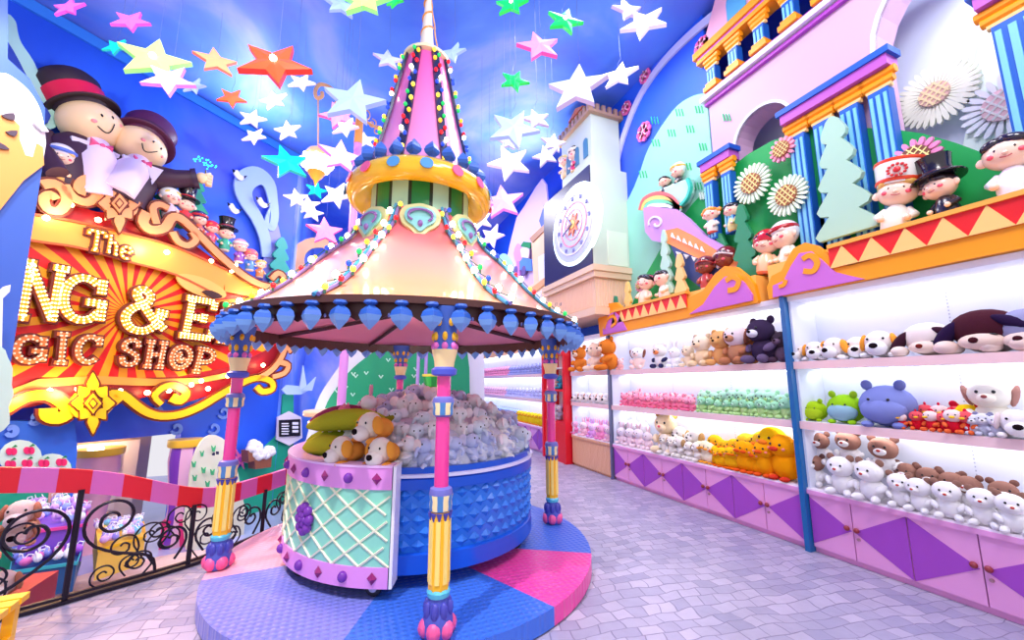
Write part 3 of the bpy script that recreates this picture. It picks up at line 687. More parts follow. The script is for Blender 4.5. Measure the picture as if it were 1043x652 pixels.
# rim band, pendants, valance, soffit and beams
MB().strip([pol(1.5,2*PI*i/64,1.965) for i in range(64)],[pol(1.46,2*PI*i/64,1.965) for i in range(64)],(0,0,.045),closed=True).build('rim_band',DBR,pv,smooth=False)
def pend(r,a,z,s,up,m1,m2,nm):
    p=pol(r,a,z);x=MB();sg=1 if up else -1
    pr=[(.012,0),(.02,.01),(.016,.022),(.044,.045),(.052,.068),(.04,.095),(.004,.135)]
    P=[(q[0]*s,sg*q[1]*s) for q in pr]
    x.lathe(P,p,4,rot=(0,0,a),mf=lambda i,j:0 if i<4 else 1)
    x.lathe([(.028*s,0),(.032*s,sg*.012*s),(.02*s,sg*.02*s)],p,8)
    return x.build(nm,[m1,m2],pv)
PB1=C((45,95,185),.35);PB2=C((120,165,225),.35)
for k in range(54):
    pend(1.505,CD+2*PI*(k+.5)/54,1.972,1.26,False,PB1,PB2,'pendant')
m=MB();n=72;vs=[];fs=[]
for i in range(n):
    a=2*PI*i/n;b_=2*PI*(i+.5)/n;c_=2*PI*(i+1)/n
    m.prism([pol(1.45,a,1.975),pol(1.45,a,1.9),pol(1.45,b_,1.862),pol(1.45,c_,1.9),pol(1.45,c_,1.975)],Vector((-.012*math.cos(b_),-.012*math.sin(b_),0)))
    q=pol(1.452,a,1.895);m.ell(q,(.008,.008,.014),mi=1,seg=6,rings=4)
m.build('scalloped_valance',[DBR,C((120,130,200))],pv)
SOF=mat('soffit_pink',(250,150,165),.6)
MB().lathe([(1.45,1.975),(.9,2.06),(.02,2.2)],PC,48,cap=False).build('soffit',SOF,pv,smooth=True)
for k in range(NP):
    a=A0+2*PI*k/NP;m=MB().tube([pol(1.45,a,1.955),pol(.9,a,2.035),pol(.1,a,2.16)],.022,seg=4);m.build('soffit_beam',DBR,pv)
# drum, dotted ring, pendants, upper cone, spire
DG=C((15,140,65),.3);DM=C((175,225,190),.3)
MB().lathe([(.47,2.95),(.47,3.45)],PC,96,mf=lambda i,j:2 if j%6==0 else (0 if (j//6)%2 else 1)).build('striped_drum',[DG,DM,C((20,50,35))],pv)
m=MB().lathe([(.47,3.32),(.6,3.2),(.67,3.22),(.7,3.28),(.69,3.36),(.63,3.42),(.5,3.43)],PC,64);m.build('yellow_ring',C((255,200,20),.18,coat=.6),pv,smooth=True,ang=60)
for k in range(16):
    a=CD+.05+2*PI*k/16;c=pol(.7,a,3.315);x=MB();n=16;tn=Vector((-math.sin(a),math.cos(a),0));up=Vector((-.25*math.cos(a),-.25*math.sin(a),1)).normalized()
    x.prism([c+tn*.055*math.cos(2*PI*i/n)+up*.055*math.sin(2*PI*i/n) for i in range(n)],Vector((math.cos(a),math.sin(a),.25))*.008)
    x.build('ring_dot',[C((90,160,215),.25) if k%3==0 else C((255,105,150),.25)],pv)
for k in range(24):
    pend(.59,CD+2*PI*(k+.5)/24,3.41,1.35,True,PB1,C((70,115,205),.35),'crown_ornament')
pm,nt,b=nodes_mat('cone_fabric',.35);b.inputs['Coat Weight'].default_value=.4
tc=N(nt,'ShaderNodeTexCoord');sp=N(nt,'ShaderNodeSeparateXYZ');nt.links.new(tc.outputs['Object'],sp.inputs[0]);rp=N(nt,'ShaderNodeValToRGB');mr=N(nt,'ShaderNodeMapRange');mr.inputs[1].default_value=3.4;mr.inputs[2].default_value=4.85;nt.links.new(sp.outputs['Z'],mr.inputs[0]);nt.links.new(mr.outputs[0],rp.inputs[0])
e=rp.color_ramp.elements;e[0].color=lin((250,165,215));e[1].color=lin((250,90,175));nt.links.new(rp.outputs[0],b.inputs['Base Color'])
cp=cr([(.52,3.42),(.43,3.75),(.35,4.1),(.27,4.5),(.2,4.84)],4,False)
MTC=C((215,225,225),.35)
for k in range(NP):
    a0=A0+2*PI*k/NP;a1=a0+2*PI/NP;n=6;vs=[pol(r,a0+(a1-a0)*j/n,z) for r,z in cp for j in range(n+1)]
    fs=[(i*(n+1)+j,i*(n+1)+j+1,(i+1)*(n+1)+j+1,(i+1)*(n+1)+j) for i in range(len(cp)-1) for j in range(n)]
    MB().add(vs,fs).build('cone_panel',[pm if k%2 else pm],pv,smooth=True)
for k in range(NP):
    a=A0+2*PI*k/NP;src=cr([(.53,3.42),(.44,3.75),(.36,4.1),(.28,4.5),(.21,4.84)],5,False)
    s=MB().strip([pol(r,a-.035/r,z) for r,z in src],[pol(r,a+.035/r,z) for r,z in src],Vector((math.cos(a),math.sin(a),.2))*.02).build('cone_strip',C((25,35,75),.3),pv)
    for i in range(1,len(src)):
        r,z=src[i];mi=[3,1,4,2,5,0,3,2,1,4][(i*3+k)%10]
        p=pol(r+.045,a+(.02 if i%2 else -.02)/r,z-.03);mb=MB().ell(p,(.019,.019,.022),seg=8,rings=6);mb.tube([p,pol(r+.015,a,z-.03)],.008,1,5);mb.build('bulb',[BC[mi],NAV],s,smooth=True)
MB().lathe([(.2,4.82),(.24,4.84),(.24,4.87),(.17,4.93),(.08,4.99),(.07,5.05)],PC,24).build('cone_cap',C((250,240,190),.25),pv,smooth=True)
s=MB().lathe([(.075,5.03),(.06,5.2),(.045,5.4),(.03,5.62),(.005,6.3)],PC,16,mf=lambda i,j:0).build('spire',C((255,240,215),.3),pv,smooth=True)
g=MB()
pts=[pol(.068-.028*i/40,i*.42,5.1+.5*i/40) for i in range(41)];g.tube(pts,.009);g.build('gold_spiral',C((240,160,60),.3),s,smooth=True)
for k in range(3):
    MB().tube([pol(.06+.03*i+.03*math.sin(i*1.7+k),CD+PI/2+1.2+.25*k,5.72-.045*i+.02*math.cos(i*2.1)-.05*k) for i in range(9)],.008,seg=5).build('gold_streamer',C((240,170,60),.3),s,smooth=True)
# ------------------------------------------------------------------ the two carts under the canopy
TC=Vector((.72,3.94,0))
def lathesec(prof,c,a0,a1,seg,mi=0,mb=None,mf=None):
    mb=mb or MB();return mb.lathe(prof,c,seg,mi,a0=a0,a1=a1,cap=False,mf=mf)
ct=thing('blue_round_cart','round bright blue cart filled with a heap of pale elephant plush','cart',TC)
B1=C((38,120,222),.35);B2=C((15,85,205),.3)
MB().lathe([(.96,.24),(.97,.26),(.97,.84),(.9,.85),(.0,.85)],TC,72).build('body',B1,ct,smooth=True)
MB().lathe([(.98,.22),(.995,.22),(.995,.34),(.98,.35),(.96,.35)],TC,72,cap=False).build('base_band',B2,ct,smooth=True)
MB().lathe([(.97,.76),(1.0,.765),(1.0,.83),(.985,.84)],TC,72,cap=False).build('top_band',B2,ct,smooth=True)
MB().lathe([(.985,.84),(1.01,.845),(1.01,.865),(.97,.87)],TC,72,cap=False).build('rail_lip',C((225,225,250),.25),ct,smooth=True)
MB().lathe([(.96,.865),(.985,.865),(.985,.91),(.955,.91)],TC,72,cap=False).build('guard_rail',B2,ct,smooth=True)
for row in range(5):
    mm=MB()
    for k in range(60):
        a=2*PI*(k+.5*(row%2))/60;z=.395+row*.082
        c=pol(.972,a,z,TC);o=pol(.999,a,z,TC);h=.04;w=.048
        P=[pol(.971,a-w/.97,z,TC),pol(.971,a,z+h,TC),pol(.971,a+w/.97,z,TC),pol(.971,a,z-h,TC)]
        mm.add(P+[o],[(0,1,4),(1,2,4),(2,3,4),(3,0,4)])
    mm.build('diamond_relief',B1,ct)
def castor(x,y,p,rz=0):
    c=MB().lathe([(.012,-.016),(.05,-.016),(.058,-.01),(.058,.01),(.05,.016),(.012,.016)],(x,y,.12+.06),18,rot=(PI/2,0,rz)).build('castor',C((40,38,45),.5),p,smooth=True)
    MB().lathe([(.0,-.019),(.03,-.019),(.03,.019),(.0,.019)],(x,y,.18),14,rot=(PI/2,0,rz)).build('hub',C((190,190,200),.3,metal=.7),c)
    MB().b2((x-.02,y-.03,.2),(x+.02,y+.03,.25)).build('bracket',C((150,150,160),.3,metal=.7),c)
for a in (-40,60,130):
    p=pol(.9,R(a),0,TC);castor(p.x,p.y,ct,R(20))
mc=thing('mint_curved_cart','curved mint cart with pink bands and purple jewels holding dogs','cart',pol(1.0,R(205),0,TC))
M1=C((140,218,192),.35);M2=C((232,150,225),.35);ma0=R(157);ma1=R(249)
def shell(r0,r1,z0,z1):
    m=MB();n=36
    for z in (z0,z1):pass
    Lr=[pol(r1,ma0+(ma1-ma0)*i/n,z0,TC) for i in range(n+1)];Rr=[pol(r0,ma0+(ma1-ma0)*i/n,z0,TC) for i in range(n+1)]
    return m.strip(Lr,Rr,(0,0,z1-z0))
shell(1.02,1.12,.2,.94).build('body',M1,mc)
shell(1.02,1.13,.2,.325).build('lower_band',M2,mc);shell(1.02,1.13,.8,.94).build('upper_band',M2,mc)
shell(1.015,1.135,.94,.955).build('rim',C((245,200,245),.3),mc)
MB().prism([pol(1.018,ma0+(ma1-ma0)*i/24,.84,TC) for i in range(25)]+[pol(1.01,ma1,.84,TC),pol(1.01,ma0,.84,TC)],(0,0,.01)) if False else None
l=MB();nd=9
for k in range(-4,14):
    for sg in(-1,1):
        P=[];
        for i in range(13):
            f=i/12;aa=ma0+(ma1-ma0)*(k/nd+sg*f*.36)
            if ma0<=aa<=ma1:P.append(pol(1.124,aa,.325+f*.475,TC))
        if len(P)>2:l.tube(P,.0085,seg=4)
l.build('lattice',C((240,240,205),.4),mc)
JP=C((120,50,165),.2);JR=C((150,40,110),.2)
for zz,n in ((.262,9),(.87,9)):
    for k in range(n):
        a=ma0+(ma1-ma0)*(k+.5)/n;p=pol(1.135,a,zz,TC)
        if k%2:MB().ell(p,(.032,.032,.034),seg=12,rings=8).build('round_jewel',JP,mc,smooth=True)
        else:MB().add([p+Vector((0,0,.038)),p-Vector((0,0,.038)),pol(1.132,a-.03,zz,TC),pol(1.132,a+.03,zz,TC),pol(1.16,a,zz,TC)],[(0,2,4),(2,1,4),(1,3,4),(3,0,4)]).build('diamond_jewel',JR,mc)
for f in (.08,.63):
    a=ma0+(ma1-ma0)*f;g=MB()
    for j in range(8):
        q=2*PI*j/8;g.ell(pol(1.145,a+.055*math.cos(q)/1.1,.57+.075*math.sin(q),TC),(.032,.032,.036),seg=10,rings=6)
    for j in range(6):
        q=2*PI*j/6;g.ell(pol(1.158,a+.025*math.cos(q)/1.1,.57+.03*math.sin(q),TC),(.022,.022,.024),seg=8,rings=6)
    g.ell(pol(1.17,a,.57,TC),(.018,.018,.018),seg=8,rings=6);g.build('flower_rosette',JP,mc,smooth=True)
MB().prism([pol(r,ma1+R(.4),z,TC) for r,z in((.99,.2),(1.13,.2),(1.13,.95),(.99,.95))],Vector((-math.sin(ma1),math.cos(ma1),0))*.02).build('end_panel',C((245,240,250),.3),mc)
for a in (R(163),R(205),R(243)):
    p=pol(1.05,a,0,TC);castor(p.x,p.y,mc,R(-30))
# ------------------------------------------------------------------ curved railing at the platform edge
rr=cr(rail,8,False);rz=cr([(z,) for z in railz],8,False)
rg=thing('railing','black scrolled iron railing with wavy red and pink striped handrail','railing',(rail[3][0],rail[3][1],0))
def rp(s,z=None,off=0):   # s in 0..len(rail)-1
    i=min(int(s*8),len(rr)-2);f=s*8-i;x=rr[i][0]*(1-f)+rr[i+1][0]*f;y=rr[i][1]*(1-f)+rr[i+1][1]*f
    h=rz[i][0]*(1-f)+rz[i+1][0]*f
    dx=rr[i+1][0]-rr[i][0];dy=rr[i+1][1]-rr[i][1];l=math.hypot(dx,dy)
    return Vector((x-dy/l*off,y+dx/l*off,h if z is None else z))
# arc-length samples
SS=[0];smax=len(rail)-1
def arc(s0,ds):
    p=rp(s0);s=s0
    while s<smax-.02 and (rp(s,0)-Vector((p.x,p.y,0))).length<ds:s+=.01
    return s
s=.4;k=0;IRON=C((28,20,40),.35,metal=.3)
hr=[[],[]];hcols=[C((235,25,45),.4),C((225,110,190),.4)]
while s<smax-.05:
    e=arc(s,.17);m=MB();n=3
    L=[rp(s+(e-s)*i/n)+Vector((0,0,-.075)) for i in range(n+1)];Q=[rp(s+(e-s)*i/n)+Vector((0,0,.085)) for i in range(n+1)]
    d=rp(s,0,.02)-rp(s,0,-.02);hr[k%2].append((L,Q,d));s=e;k+=1
for q,(seg,m_) in enumerate(zip(hr,hcols)):
    for L,Q,d in seg:MB().strip(L,Q,d).build('handrail_stripe',m_,rg)['label']=['red','pink'][q]+' handrail stripe'
m=MB().strip([rp(i/8,.005,-.03) for i in range(3,8*smax)],[rp(i/8,.005,.03) for i in range(3,8*smax)],(0,0,.02)).strip([rp(i/8,.035,-.012) for i in range(3,8*smax)],[rp(i/8,.035,.012) for i in range(3,8*smax)],(0,0,.02));m.build('bottom_rail',IRON,rg)
for s in (1.2,2.4,3.62,4.9,6.1,7.3,8.5):
    p=rp(s);MB().tube([(p.x,p.y,0),(p.x,p.y,p.z-.05)],.018,seg=8).build('baluster',IRON,rg)
def rs(s0,u,z): # u metres along from s0
    s=s0
    if u>=0:s=arc(s0,u)
    else:
        p=rp(s0,0)
        while s>.05 and (rp(s,0)-p).length<-u:s-=.01
    return rp(s,z)
def scroll(s0,cx,cz,r0,r1,a0,a1,n=22,th=.012,tail=None,big=False):
    P=[rs(s0,cx+(r1+(r0-r1)*i/n)*math.cos(R(a0+(a1-a0)*i/n)),cz+(r1+(r0-r1)*i/n)*math.sin(R(a0+(a1-a0)*i/n))) for i in range(n+1)]
    _=[0 for i in()] and [rs(s0,cx+(r0+(r1-r0)*i/n)*math.cos(R(a0+(a1-a0)*i/n)),cz+(r0+(r1-r0)*i/n)*math.sin(R(a0+(a1-a0)*i/n))) for i in range(n+1)]
    if tail:P=P+[rs(s0,u,z) for u,z in tail]
    P=[Vector(p) for p in cr([tuple(p) for p in P],2,False)]
    MB().tube(P,th*.78,seg=6).build('iron_scroll',IRON,rg,smooth=True)
# large C scrolls around the post at s=3.62
scroll(3.62,-.2,.5,.17,.03,520,0,tail=[(-.04,.42),(-.1,.32),(-.24,.2),(-.38,.12),(-.5,.04)],th=.014)
scroll(3.62,.19,.5,.15,.03,-340,180,tail=[(.05,.42),(.11,.33),(.24,.25),(.38,.2),(.45,.14),(.47,.04)],th=.014)
for u,z,r in ((-.36,.2,.09),(-.55,.26,.11),(.18,.12,.07),(.32,.16,.06),(.42,.33,.1),(.52,.26,.12),(.6,.42,.09),(.72,.4,.09),(.8,.2,.11),(-.75,.5,.12),(-.9,.22,.13)):
    scroll(3.62,u,z,r,.015,(-330 if u>0 else 510),(180 if u>0 else 0),th=.008,tail=[(u-(r if u>0 else -r)*.95,z-r*.6),(u-(r if u>0 else -r)*.4,max(.04,z-r*1.5))])
for s0,hh in ((4.9,.4),(6.1,.36),(7.3,.42),(2.4,.7)):
    for sg in(-1,1):
        for u,z,r in ((.13,.27,.1),(.32,.16,.08),(.22,.36,.07),(.42,.3,.09)):
            scroll(s0,sg*u,z*hh/.42,r,.014,(-330 if sg>0 else 510),(180 if sg>0 else 0),th=.009 if r<.1 else .012,tail=[(sg*(u-r*.95),z*hh/.42-r*.6),(sg*(u-r*.3),max(.04,z*hh/.42-r*1.6))])
# ------------------------------------------------------------------ the illuminated shop sign
DS=7.35
SG=('L',DS)
sg=thing('shop_sign','huge red and gold sunburst magic shop sign with light bulb letters','sign',U(130,400,SG))
ctr=U(130,318,SG)
def sun():
    m,nt,b=nodes_mat('sunburst_paint',.4);tc=N(nt,'ShaderNodeTexCoord')
    sb=N(nt,'ShaderNodeVectorMath',operation='SUBTRACT');sb.inputs[1].default_value=tuple(ctr);nt.links.new(tc.outputs['Object'],sb.inputs[0])
    rv=N(nt,'ShaderNodeVectorMath',operation='DOT_PRODUCT');rv.inputs[1].default_value=(LU[0],LU[1],0);nt.links.new(sb.outputs[0],rv.inputs[0])
    sp=N(nt,'ShaderNodeSeparateXYZ');nt.links.new(sb.outputs[0],sp.inputs[0])
    at=N(nt,'ShaderNodeMath',operation='ARCTAN2');nt.links.new(sp.outputs['Z'],at.inputs[0]);nt.links.new(rv.outputs['Value'],at.inputs[1])
    mu=N(nt,'ShaderNodeMath',operation='MULTIPLY');mu.inputs[1].default_value=28;nt.links.new(at.outputs[0],mu.inputs[0])
    si=N(nt,'ShaderNodeMath',operation='SINE');nt.links.new(mu.outputs[0],si.inputs[0])
    ln=N(nt,'ShaderNodeVectorMath',operation='LENGTH');nt.links.new(sb.outputs[0],ln.inputs[0])
    ms=N(nt,'ShaderNodeMapRange');ms.inputs[1].default_value=.05;ms.inputs[2].default_value=1.5;ms.inputs[3].default_value=1.1;ms.inputs[4].default_value=0;nt.links.new(ln.outputs['Value'],ms.inputs[0])
    ad=N(nt,'ShaderNodeMath',operation='ADD');nt.links.new(si.outputs[0],ad.inputs[0]);nt.links.new(ms.outputs[0],ad.inputs[1])
    rp_=N(nt,'ShaderNodeValToRGB');e=rp_.color_ramp.elements;e[0].position=.46;e[0].color=lin((232,20,20));e[1].position=.54;e[1].color=lin((255,165,25));nt.links.new(ad.outputs[0],rp_.inputs[0])
    nt.links.new(rp_.outputs[0],b.inputs['Base Color']);return m
SUN=sun();GOL=C((255,195,20),.35);DOL=C((120,45,20),.4);SLM=C((250,165,105),.35);MAR=C((165,25,40),.4);BAN=C((248,165,70),.35)
board([(-8,420),(-2,190),(34,178),(60,205),(100,216),(150,218),(185,240),(215,262),(250,280),(300,300),(302,330),(296,355),(262,385),(230,398),(190,410),(150,404),(120,412),(60,408),(30,415)],('L',DS+.03),.12,sm=0).build('backing',MAR,sg)
board([(-6,392),(10,240),(34,226),(80,230),(130,243),(200,270),(260,292),(298,306),(294,345),(240,372),(180,384),(100,386),(40,384)],('L',DS),.04).build('sunburst_panel',SUN,sg)
board([(-2,402),(40,386),(100,383),(160,386),(205,385),(240,378),(236,384),(200,391),(150,393),(90,391),(40,395),(0,410)],('L',DS-.02),.03).build('lower_stripe',BAN,sg)
def band(pts,th,nm,m,d,out=None):
    return board(pts,('L',DS-d),th,sm=0).build(nm,m,sg)
bt=cr([(8,212),(40,219),(80,226),(130,238),(180,252),(232,275)],4,False);bb=cr([(226,303),(180,280),(130,266),(80,252),(40,246),(4,240)],4,False)
o=band(bt+bb,.05,'title_band',BAN,.09);
ribbon([(a,b) for a,b in bt],.03,('L',DS-.11),.03,sm=0).build('band_edge',C((200,90,40)),sg);ribbon([(a,b) for a,b in bb],.03,('L',DS-.11),.03,sm=0).build('band_edge',C((200,90,40)),sg)
board([(180,281),(190,279),(210,284),(228,295),(229,303),(214,304),(196,298),(184,290)],('L',DS-.1),.03,sm=3).build('band_curl',C((255,185,95)),sg)
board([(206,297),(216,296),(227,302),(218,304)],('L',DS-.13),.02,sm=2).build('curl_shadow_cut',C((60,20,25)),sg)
band([(229,277),(262,286),(300,302),(300,312),(260,303),(229,297)],.05,'title_band',BAN,.07)
# bulb letters
def letter(ch,q,strokes,wd=.17,rows=3,mb_=None,tilt=0,lead=DS-.14,lit=True):
    """q = (xtl,ytl, xtr,ytr, xbr,ybr, xbl,ybl) corners in the photo; strokes in the unit square"""
    def mp(u,v):
        x0=q[6]*(1-v)+q[0]*v;y0=q[7]*(1-v)+q[1]*v;x1=q[4]*(1-v)+q[2]*v;y1=q[5]*(1-v)+q[3]*v
        return U(x0*(1-u)+x1*u,y0*(1-u)+y1*u,('L',lead))
    W=(mp(1,.5)-mp(0,.5)).length;Hh=(mp(.5,1)-mp(.5,0)).length
    nv=NV(SG);out=MB();fill=MB();bl=MB();w=wd*min(W,Hh*1.1);w*=1
    for st in strokes:
        pts=[tuple(p) for p in st];sm=len(pts)>2 and not (st[0]==st[1]);pts=[mp(*p) for p in ([p for i,p in enumerate(pts) if i==0 or p!=pts[i-1]])]
        if sm:pts=[Vector(p) for p in cr([tuple(p) for p in pts],5,False)]
        L=[];Q=[];LO=[];QO=[]
        for i,p in enumerate(pts):
            a=pts[max(i-1,0)];b=pts[min(i+1,len(pts)-1)];tn=(b-a).normalized();nn=nv.cross(tn)
            ww=w/2
            L.append(p+nn*ww);Q.append(p-nn*ww)
            ex=tn*(-.02 if i==0 else (.02 if i==len(pts)-1 else 0))
            LO.append(p+nn*(ww+.025)+ex+nv*.02);QO.append(p-nn*(ww+.025)+ex+nv*.02)
        fill.strip(L,Q,nv*.05);out.strip(LO,QO,nv*.08)
        # bulbs along the stroke
        acc=0;step=.052;nx=.5*step;tot=0
        for i in range(len(pts)-1):
            sl=(pts[i+1]-pts[i]).length;d=(pts[i+1]-pts[i]).normalized();nn=nv.cross(d)
            while nx<tot+sl:
                p=pts[i]+d*(nx-tot)
                for r in range(rows):
                    f=(r-(rows-1)/2)*w*.8/max(rows-1,1)
                    bl.ell(p+nn*f-nv*.012,(.0135,.0135,.0135),seg=6,rings=4)
                nx+=step
            tot+=sl
    o=fill.build('letter',LETF if lit else LETD,sg);o['label']='bulb studded letter '+ch
    out.build('letter_outline',C((110,35,25),.4),o);bl.build('letter_bulbs',BULL if lit else BULD,o,smooth=True);return o
LETF=C((255,150,30),.35);LETD=C((235,130,60),.35);BULL=mat('letter_bulb_lit',(255,240,170),.25,emit=2.6);BULD=mat('letter_bulb_unlit',(235,215,180),.25,emit=.25)
def arcp(cx,cy,rx,ry,a0,a1,n=9):return [(cx+rx*math.cos(R(a0+(a1-a0)*i/(n-1))),cy+ry*math.sin(R(a0+(a1-a0)*i/(n-1)))) for i in range(n)]
sN=[[(.16,0),(.16,1)],[(.84,0),(.84,1)],[(.16,.97),(.5,.5),(.84,.03)],[(-.02,1),(.3,1)],[(.66,1),(1.02,1)],[(-.02,0),(.34,0)]]
sG=[arcp(.5,.5,.42,.46,50,330,12),[(.9,.05),(.9,.45)],[(.55,.45),(1.02,.45)],[(.86,.65),(.86,1)]]
sA=[[(.95,.1),(.7,.3),(.45,.6),(.25,.85),(.4,1.0),(.58,.88),(.5,.68),(.2,.5),(.05,.25),(.2,.02),(.5,.0),(.75,.2),(.88,.5)],[(.72,.52),(1.02,.52)]]
sE=[[(.2,0),(.2,1)],[(0,1),(.9,1)],[(0,0),(.95,0)],[(.2,.52),(.65,.52)],[(.9,.78),(.9,1)],[(.95,0),(.95,.25)],[(.65,.4),(.65,.64)]]
sI=[[(.5,0),(.5,1)],[(.1,1),(.9,1)],[(.1,0),(.9,0)]]
sC=[arcp(.5,.5,.42,.46,45,320,12),[(.84,.66),(.84,1)]]
sS=[[(.85,.7),(.8,.92),(.5,1),(.18,.88),(.15,.66),(.5,.52),(.85,.35),(.82,.1),(.5,0),(.2,.06),(.1,.32)]]
sH=[[(.2,0),(.2,1)],[(.8,0),(.8,1)],[(.2,.5),(.8,.5)],[(0,1),(.4,1)],[(.6,1),(1,1)],[(0,0),(.4,0)],[(.6,0),(1,0)]]
sO=[arcp(.5,.5,.42,.46,90,450,14),arcp(.52,.5,.16,.18,90,360,8)]
sP=[[(.2,0),(.2,1)],[(0,0),(.45,0)],[(0,1),(.3,1)],[(.2,1),(.6,1),(.9,.85),(.88,.6),(.6,.46),(.2,.46)]]
sT=[[(.5,0),(.5,1)],[(.0,1),(1,1)],[(.02,.75),(.02,1)],[(.98,.75),(.98,1)],[(.3,0),(.7,0)]]
sh_=[[(.2,0),(.2,1)],[(.2,.45),(.45,.65),(.75,.5),(.8,.0)],[(.05,0),(.35,0)],[(.65,0),(.98,0)]]
se_=[[(.15,.42),(.85,.42)],arcp(.5,.38,.38,.4,10,310,10)]
letter('N',(24,266,70,275,60,329,14,322),sN,.2)
letter('G',(64,277,112,286,106,330,58,326),sG,.2)
letter('&',(129,290,172,302,170,340,124,334),sA,.19)
letter('E',(190,303,222,309,216,345,182,341),sE,.19)
letter('N',(229,312,262,318,256,352,222,346),sN,.19)
letter('G',(16,341,50,344,46,370,12,369),sG,.2,2,lit=False)
letter('I',(57,340,73,341,70,370,54,369),sI,.32,2,lit=False)
letter('C',(80,341,107,343,102,371,75,369),sC,.2,2,lit=False)
letter('S',(125,346,145,347,141,372,121,371),sS,.22,2,lit=False)
letter('H',(150,348,172,350,167,374,146,373),sH,.2,2,lit=False)
letter('O',(176,351,198,354,193,376,171,375),sO,.2,2,lit=False)
letter('P',(202,355,220,358,215,380,196,378),sP,.22,2,lit=False)
letter('T',(91,234,109,238,106,257,88,253),sT,.24,1)
letter('h',(111,238,123,243,120,260,108,256),sh_,.26,1)
letter('e',(124,246,138,251,135,265,121,261),se_,.24,1)
# carved scrolls: outline behind, fill in front
def scr(pts,w,nm,fill,d=.14,grp=None):
    o=ribbon(pts,w,('L',DS-d),.05,sm=3,off=.0).build(nm,fill,sg);ribbon(pts,w,('L',DS-d+.02),.05,sm=3,off=.03).build('scroll_outline',DOL,o);return o
taper=lambda n,a,b:[a+(b-a)*i/(n-1) for i in range(n)]
def S(pts,a,b,nm,f,d=.14):scr(pts,taper(len(pts),a,b),nm,f,d)
S([(-5,425),(14,412),(30,404),(50,403),(66,412),(70,420),(60,426),(50,423),(50,416)],.1,.16,'lower_scroll',GOL)
S([(92+30,410),(112,402),(125,402),(138,412),(150,420),(165,424),(185,422),(205,414),(225,402),(245,391),(262,385),(276,388),(278,396),(268,399),(262,394)],.1,.1,'lower_scroll',GOL)
S([(165,412),(158,404),(166,395),(178,393),(190,400),(184,408),(176,405)],.06,.13,'lower_scroll',GOL)
S([(262,386),(276,378),(286,366),(292,352),(296,346),(299,352),(294,358)],.09,.1,'lower_scroll',SLM)
S([(278,384),(290,380),(294,372),(286,369)],.08,.1,'lower_scroll',SLM)
# upper salmon scrolls
S([(43,188),(56,187),(66,195),(68,206),(60,215),(48,212),(45,202),(52,198),(58,203)],.11,.09,'upper_scroll',SLM)
S([(66,188),(74,200),(88,206),(99,200),(101,189),(93,182),(84,184),(80,192),(88,196)],.1,.1,'upper_scroll',SLM)
S([(150,216),(146,226),(154,234),(168,232),(175,222),(184,222),(200,236),(222,258),(245,278),(266,290),(284,292),(290,284),(284,278),(277,284)],.13,.09,'upper_scroll',SLM)
S([(176,236),(182,246),(192,250),(200,244),(196,236)],.09,.09,'upper_scroll',SLM)
S([(160,228),(156,212),(163,208),(172,212)],.09,.08,'upper_scroll',SLM)
S([(284,292),(290,298),(286,303),(281,300)],.06,.05,'upper_scroll',SLM)
def lotus(cx,cy,s,f,lab):
    lobes=[(0,-1,.30,.42),(-.45,-.55,.34,.3),(.45,-.55,.34,.3),(-.7,0,.36,.3),(.7,0,.36,.3),(-.4,.5,.32,.28),(.4,.5,.32,.28),(0,.95,.28,.45)]
    t=None
    def petal(ax,ay,rw,rh,d,m,nm,par,g=0):
        L=math.hypot(ax,ay) or 1;ux,uy=(ax/L,ay/L);vx,vy=-uy,ux
        P=[(-.6,0),(-.45,.7),(0,1),(.6,.5),(1.1,0),(.6,-.5),(0,-1),(-.45,-.7)]
        pts=[(cx+s*(ax*.8+ux*(a*(rh+g))+vx*(b_*(rw*.8+g))),cy+s*(ay*.8+uy*(a*(rh+g))+vy*(b_*(rw*.8+g)))) for a,b_ in P]
        return board(pts,('L',DS-d),.04,sm=2).build(nm,m,par)
    base=disc(U(cx,cy,('L',DS-.17)),s*.0125*.7,('L',0),.06,n=16).build('lotus_ornament',f,sg)
    for i,(ax,ay,rw,rh) in enumerate(lobes):
        petal(ax,ay,rw,rh,.2,f,'lotus_petal',base);petal(ax,ay,rw,rh,.185,DOL,'petal_outline',base,.09)
    for rr_,m,d in ((.42,DOL,.22),(.34,f,.235),(.2,DOL,.25),(.13,f,.26)):
        P=[(cx,cy-s*rr_*1.2),(cx+s*rr_,cy),(cx,cy+s*rr_*1.2),(cx-s*rr_,cy)];board(P,('L',DS-d),.03).build('lotus_heart',m,base)
lotus(95,411,25,GOL,'');lotus(122,207,24,SLM,'')
# big flood bulbs set along the sign edges
for x,y in [(18,410),(50,398),(80,396),(122,398),(150,400),(195,392),(212,396),(232,383),(268,372),(72,209),(62,213),(148,232),(170,257),(215,266),(236,276),(263,303),(273,297),(284,300),(8,398),(205,388),(172,398),(240,270),(252,284),(47,222),(100,224)]:
    p=U(x,y,('L',DS-.1));MB().ell(p,(.035,.035,.035),seg=10,rings=8).build('edge_bulb',mat('edge_bulb',(255,215,150),.3,emit=22),sg,smooth=True)
for x,y,e in ((75,400,16),(200,395,14),(160,250,14),(265,300,12),(30,405,12),(70,212,10)):
    p=U(x,y,('L',DS-.35));L=bpy.data.lights.new('sign_bulb_light','POINT');L.energy=e*SIGNE;L.color=(1,.72,.42);L.shadow_soft_size=.08;o=bpy.data.objects.new('sign_bulb_light',L);COL.objects.link(o);o.location=p
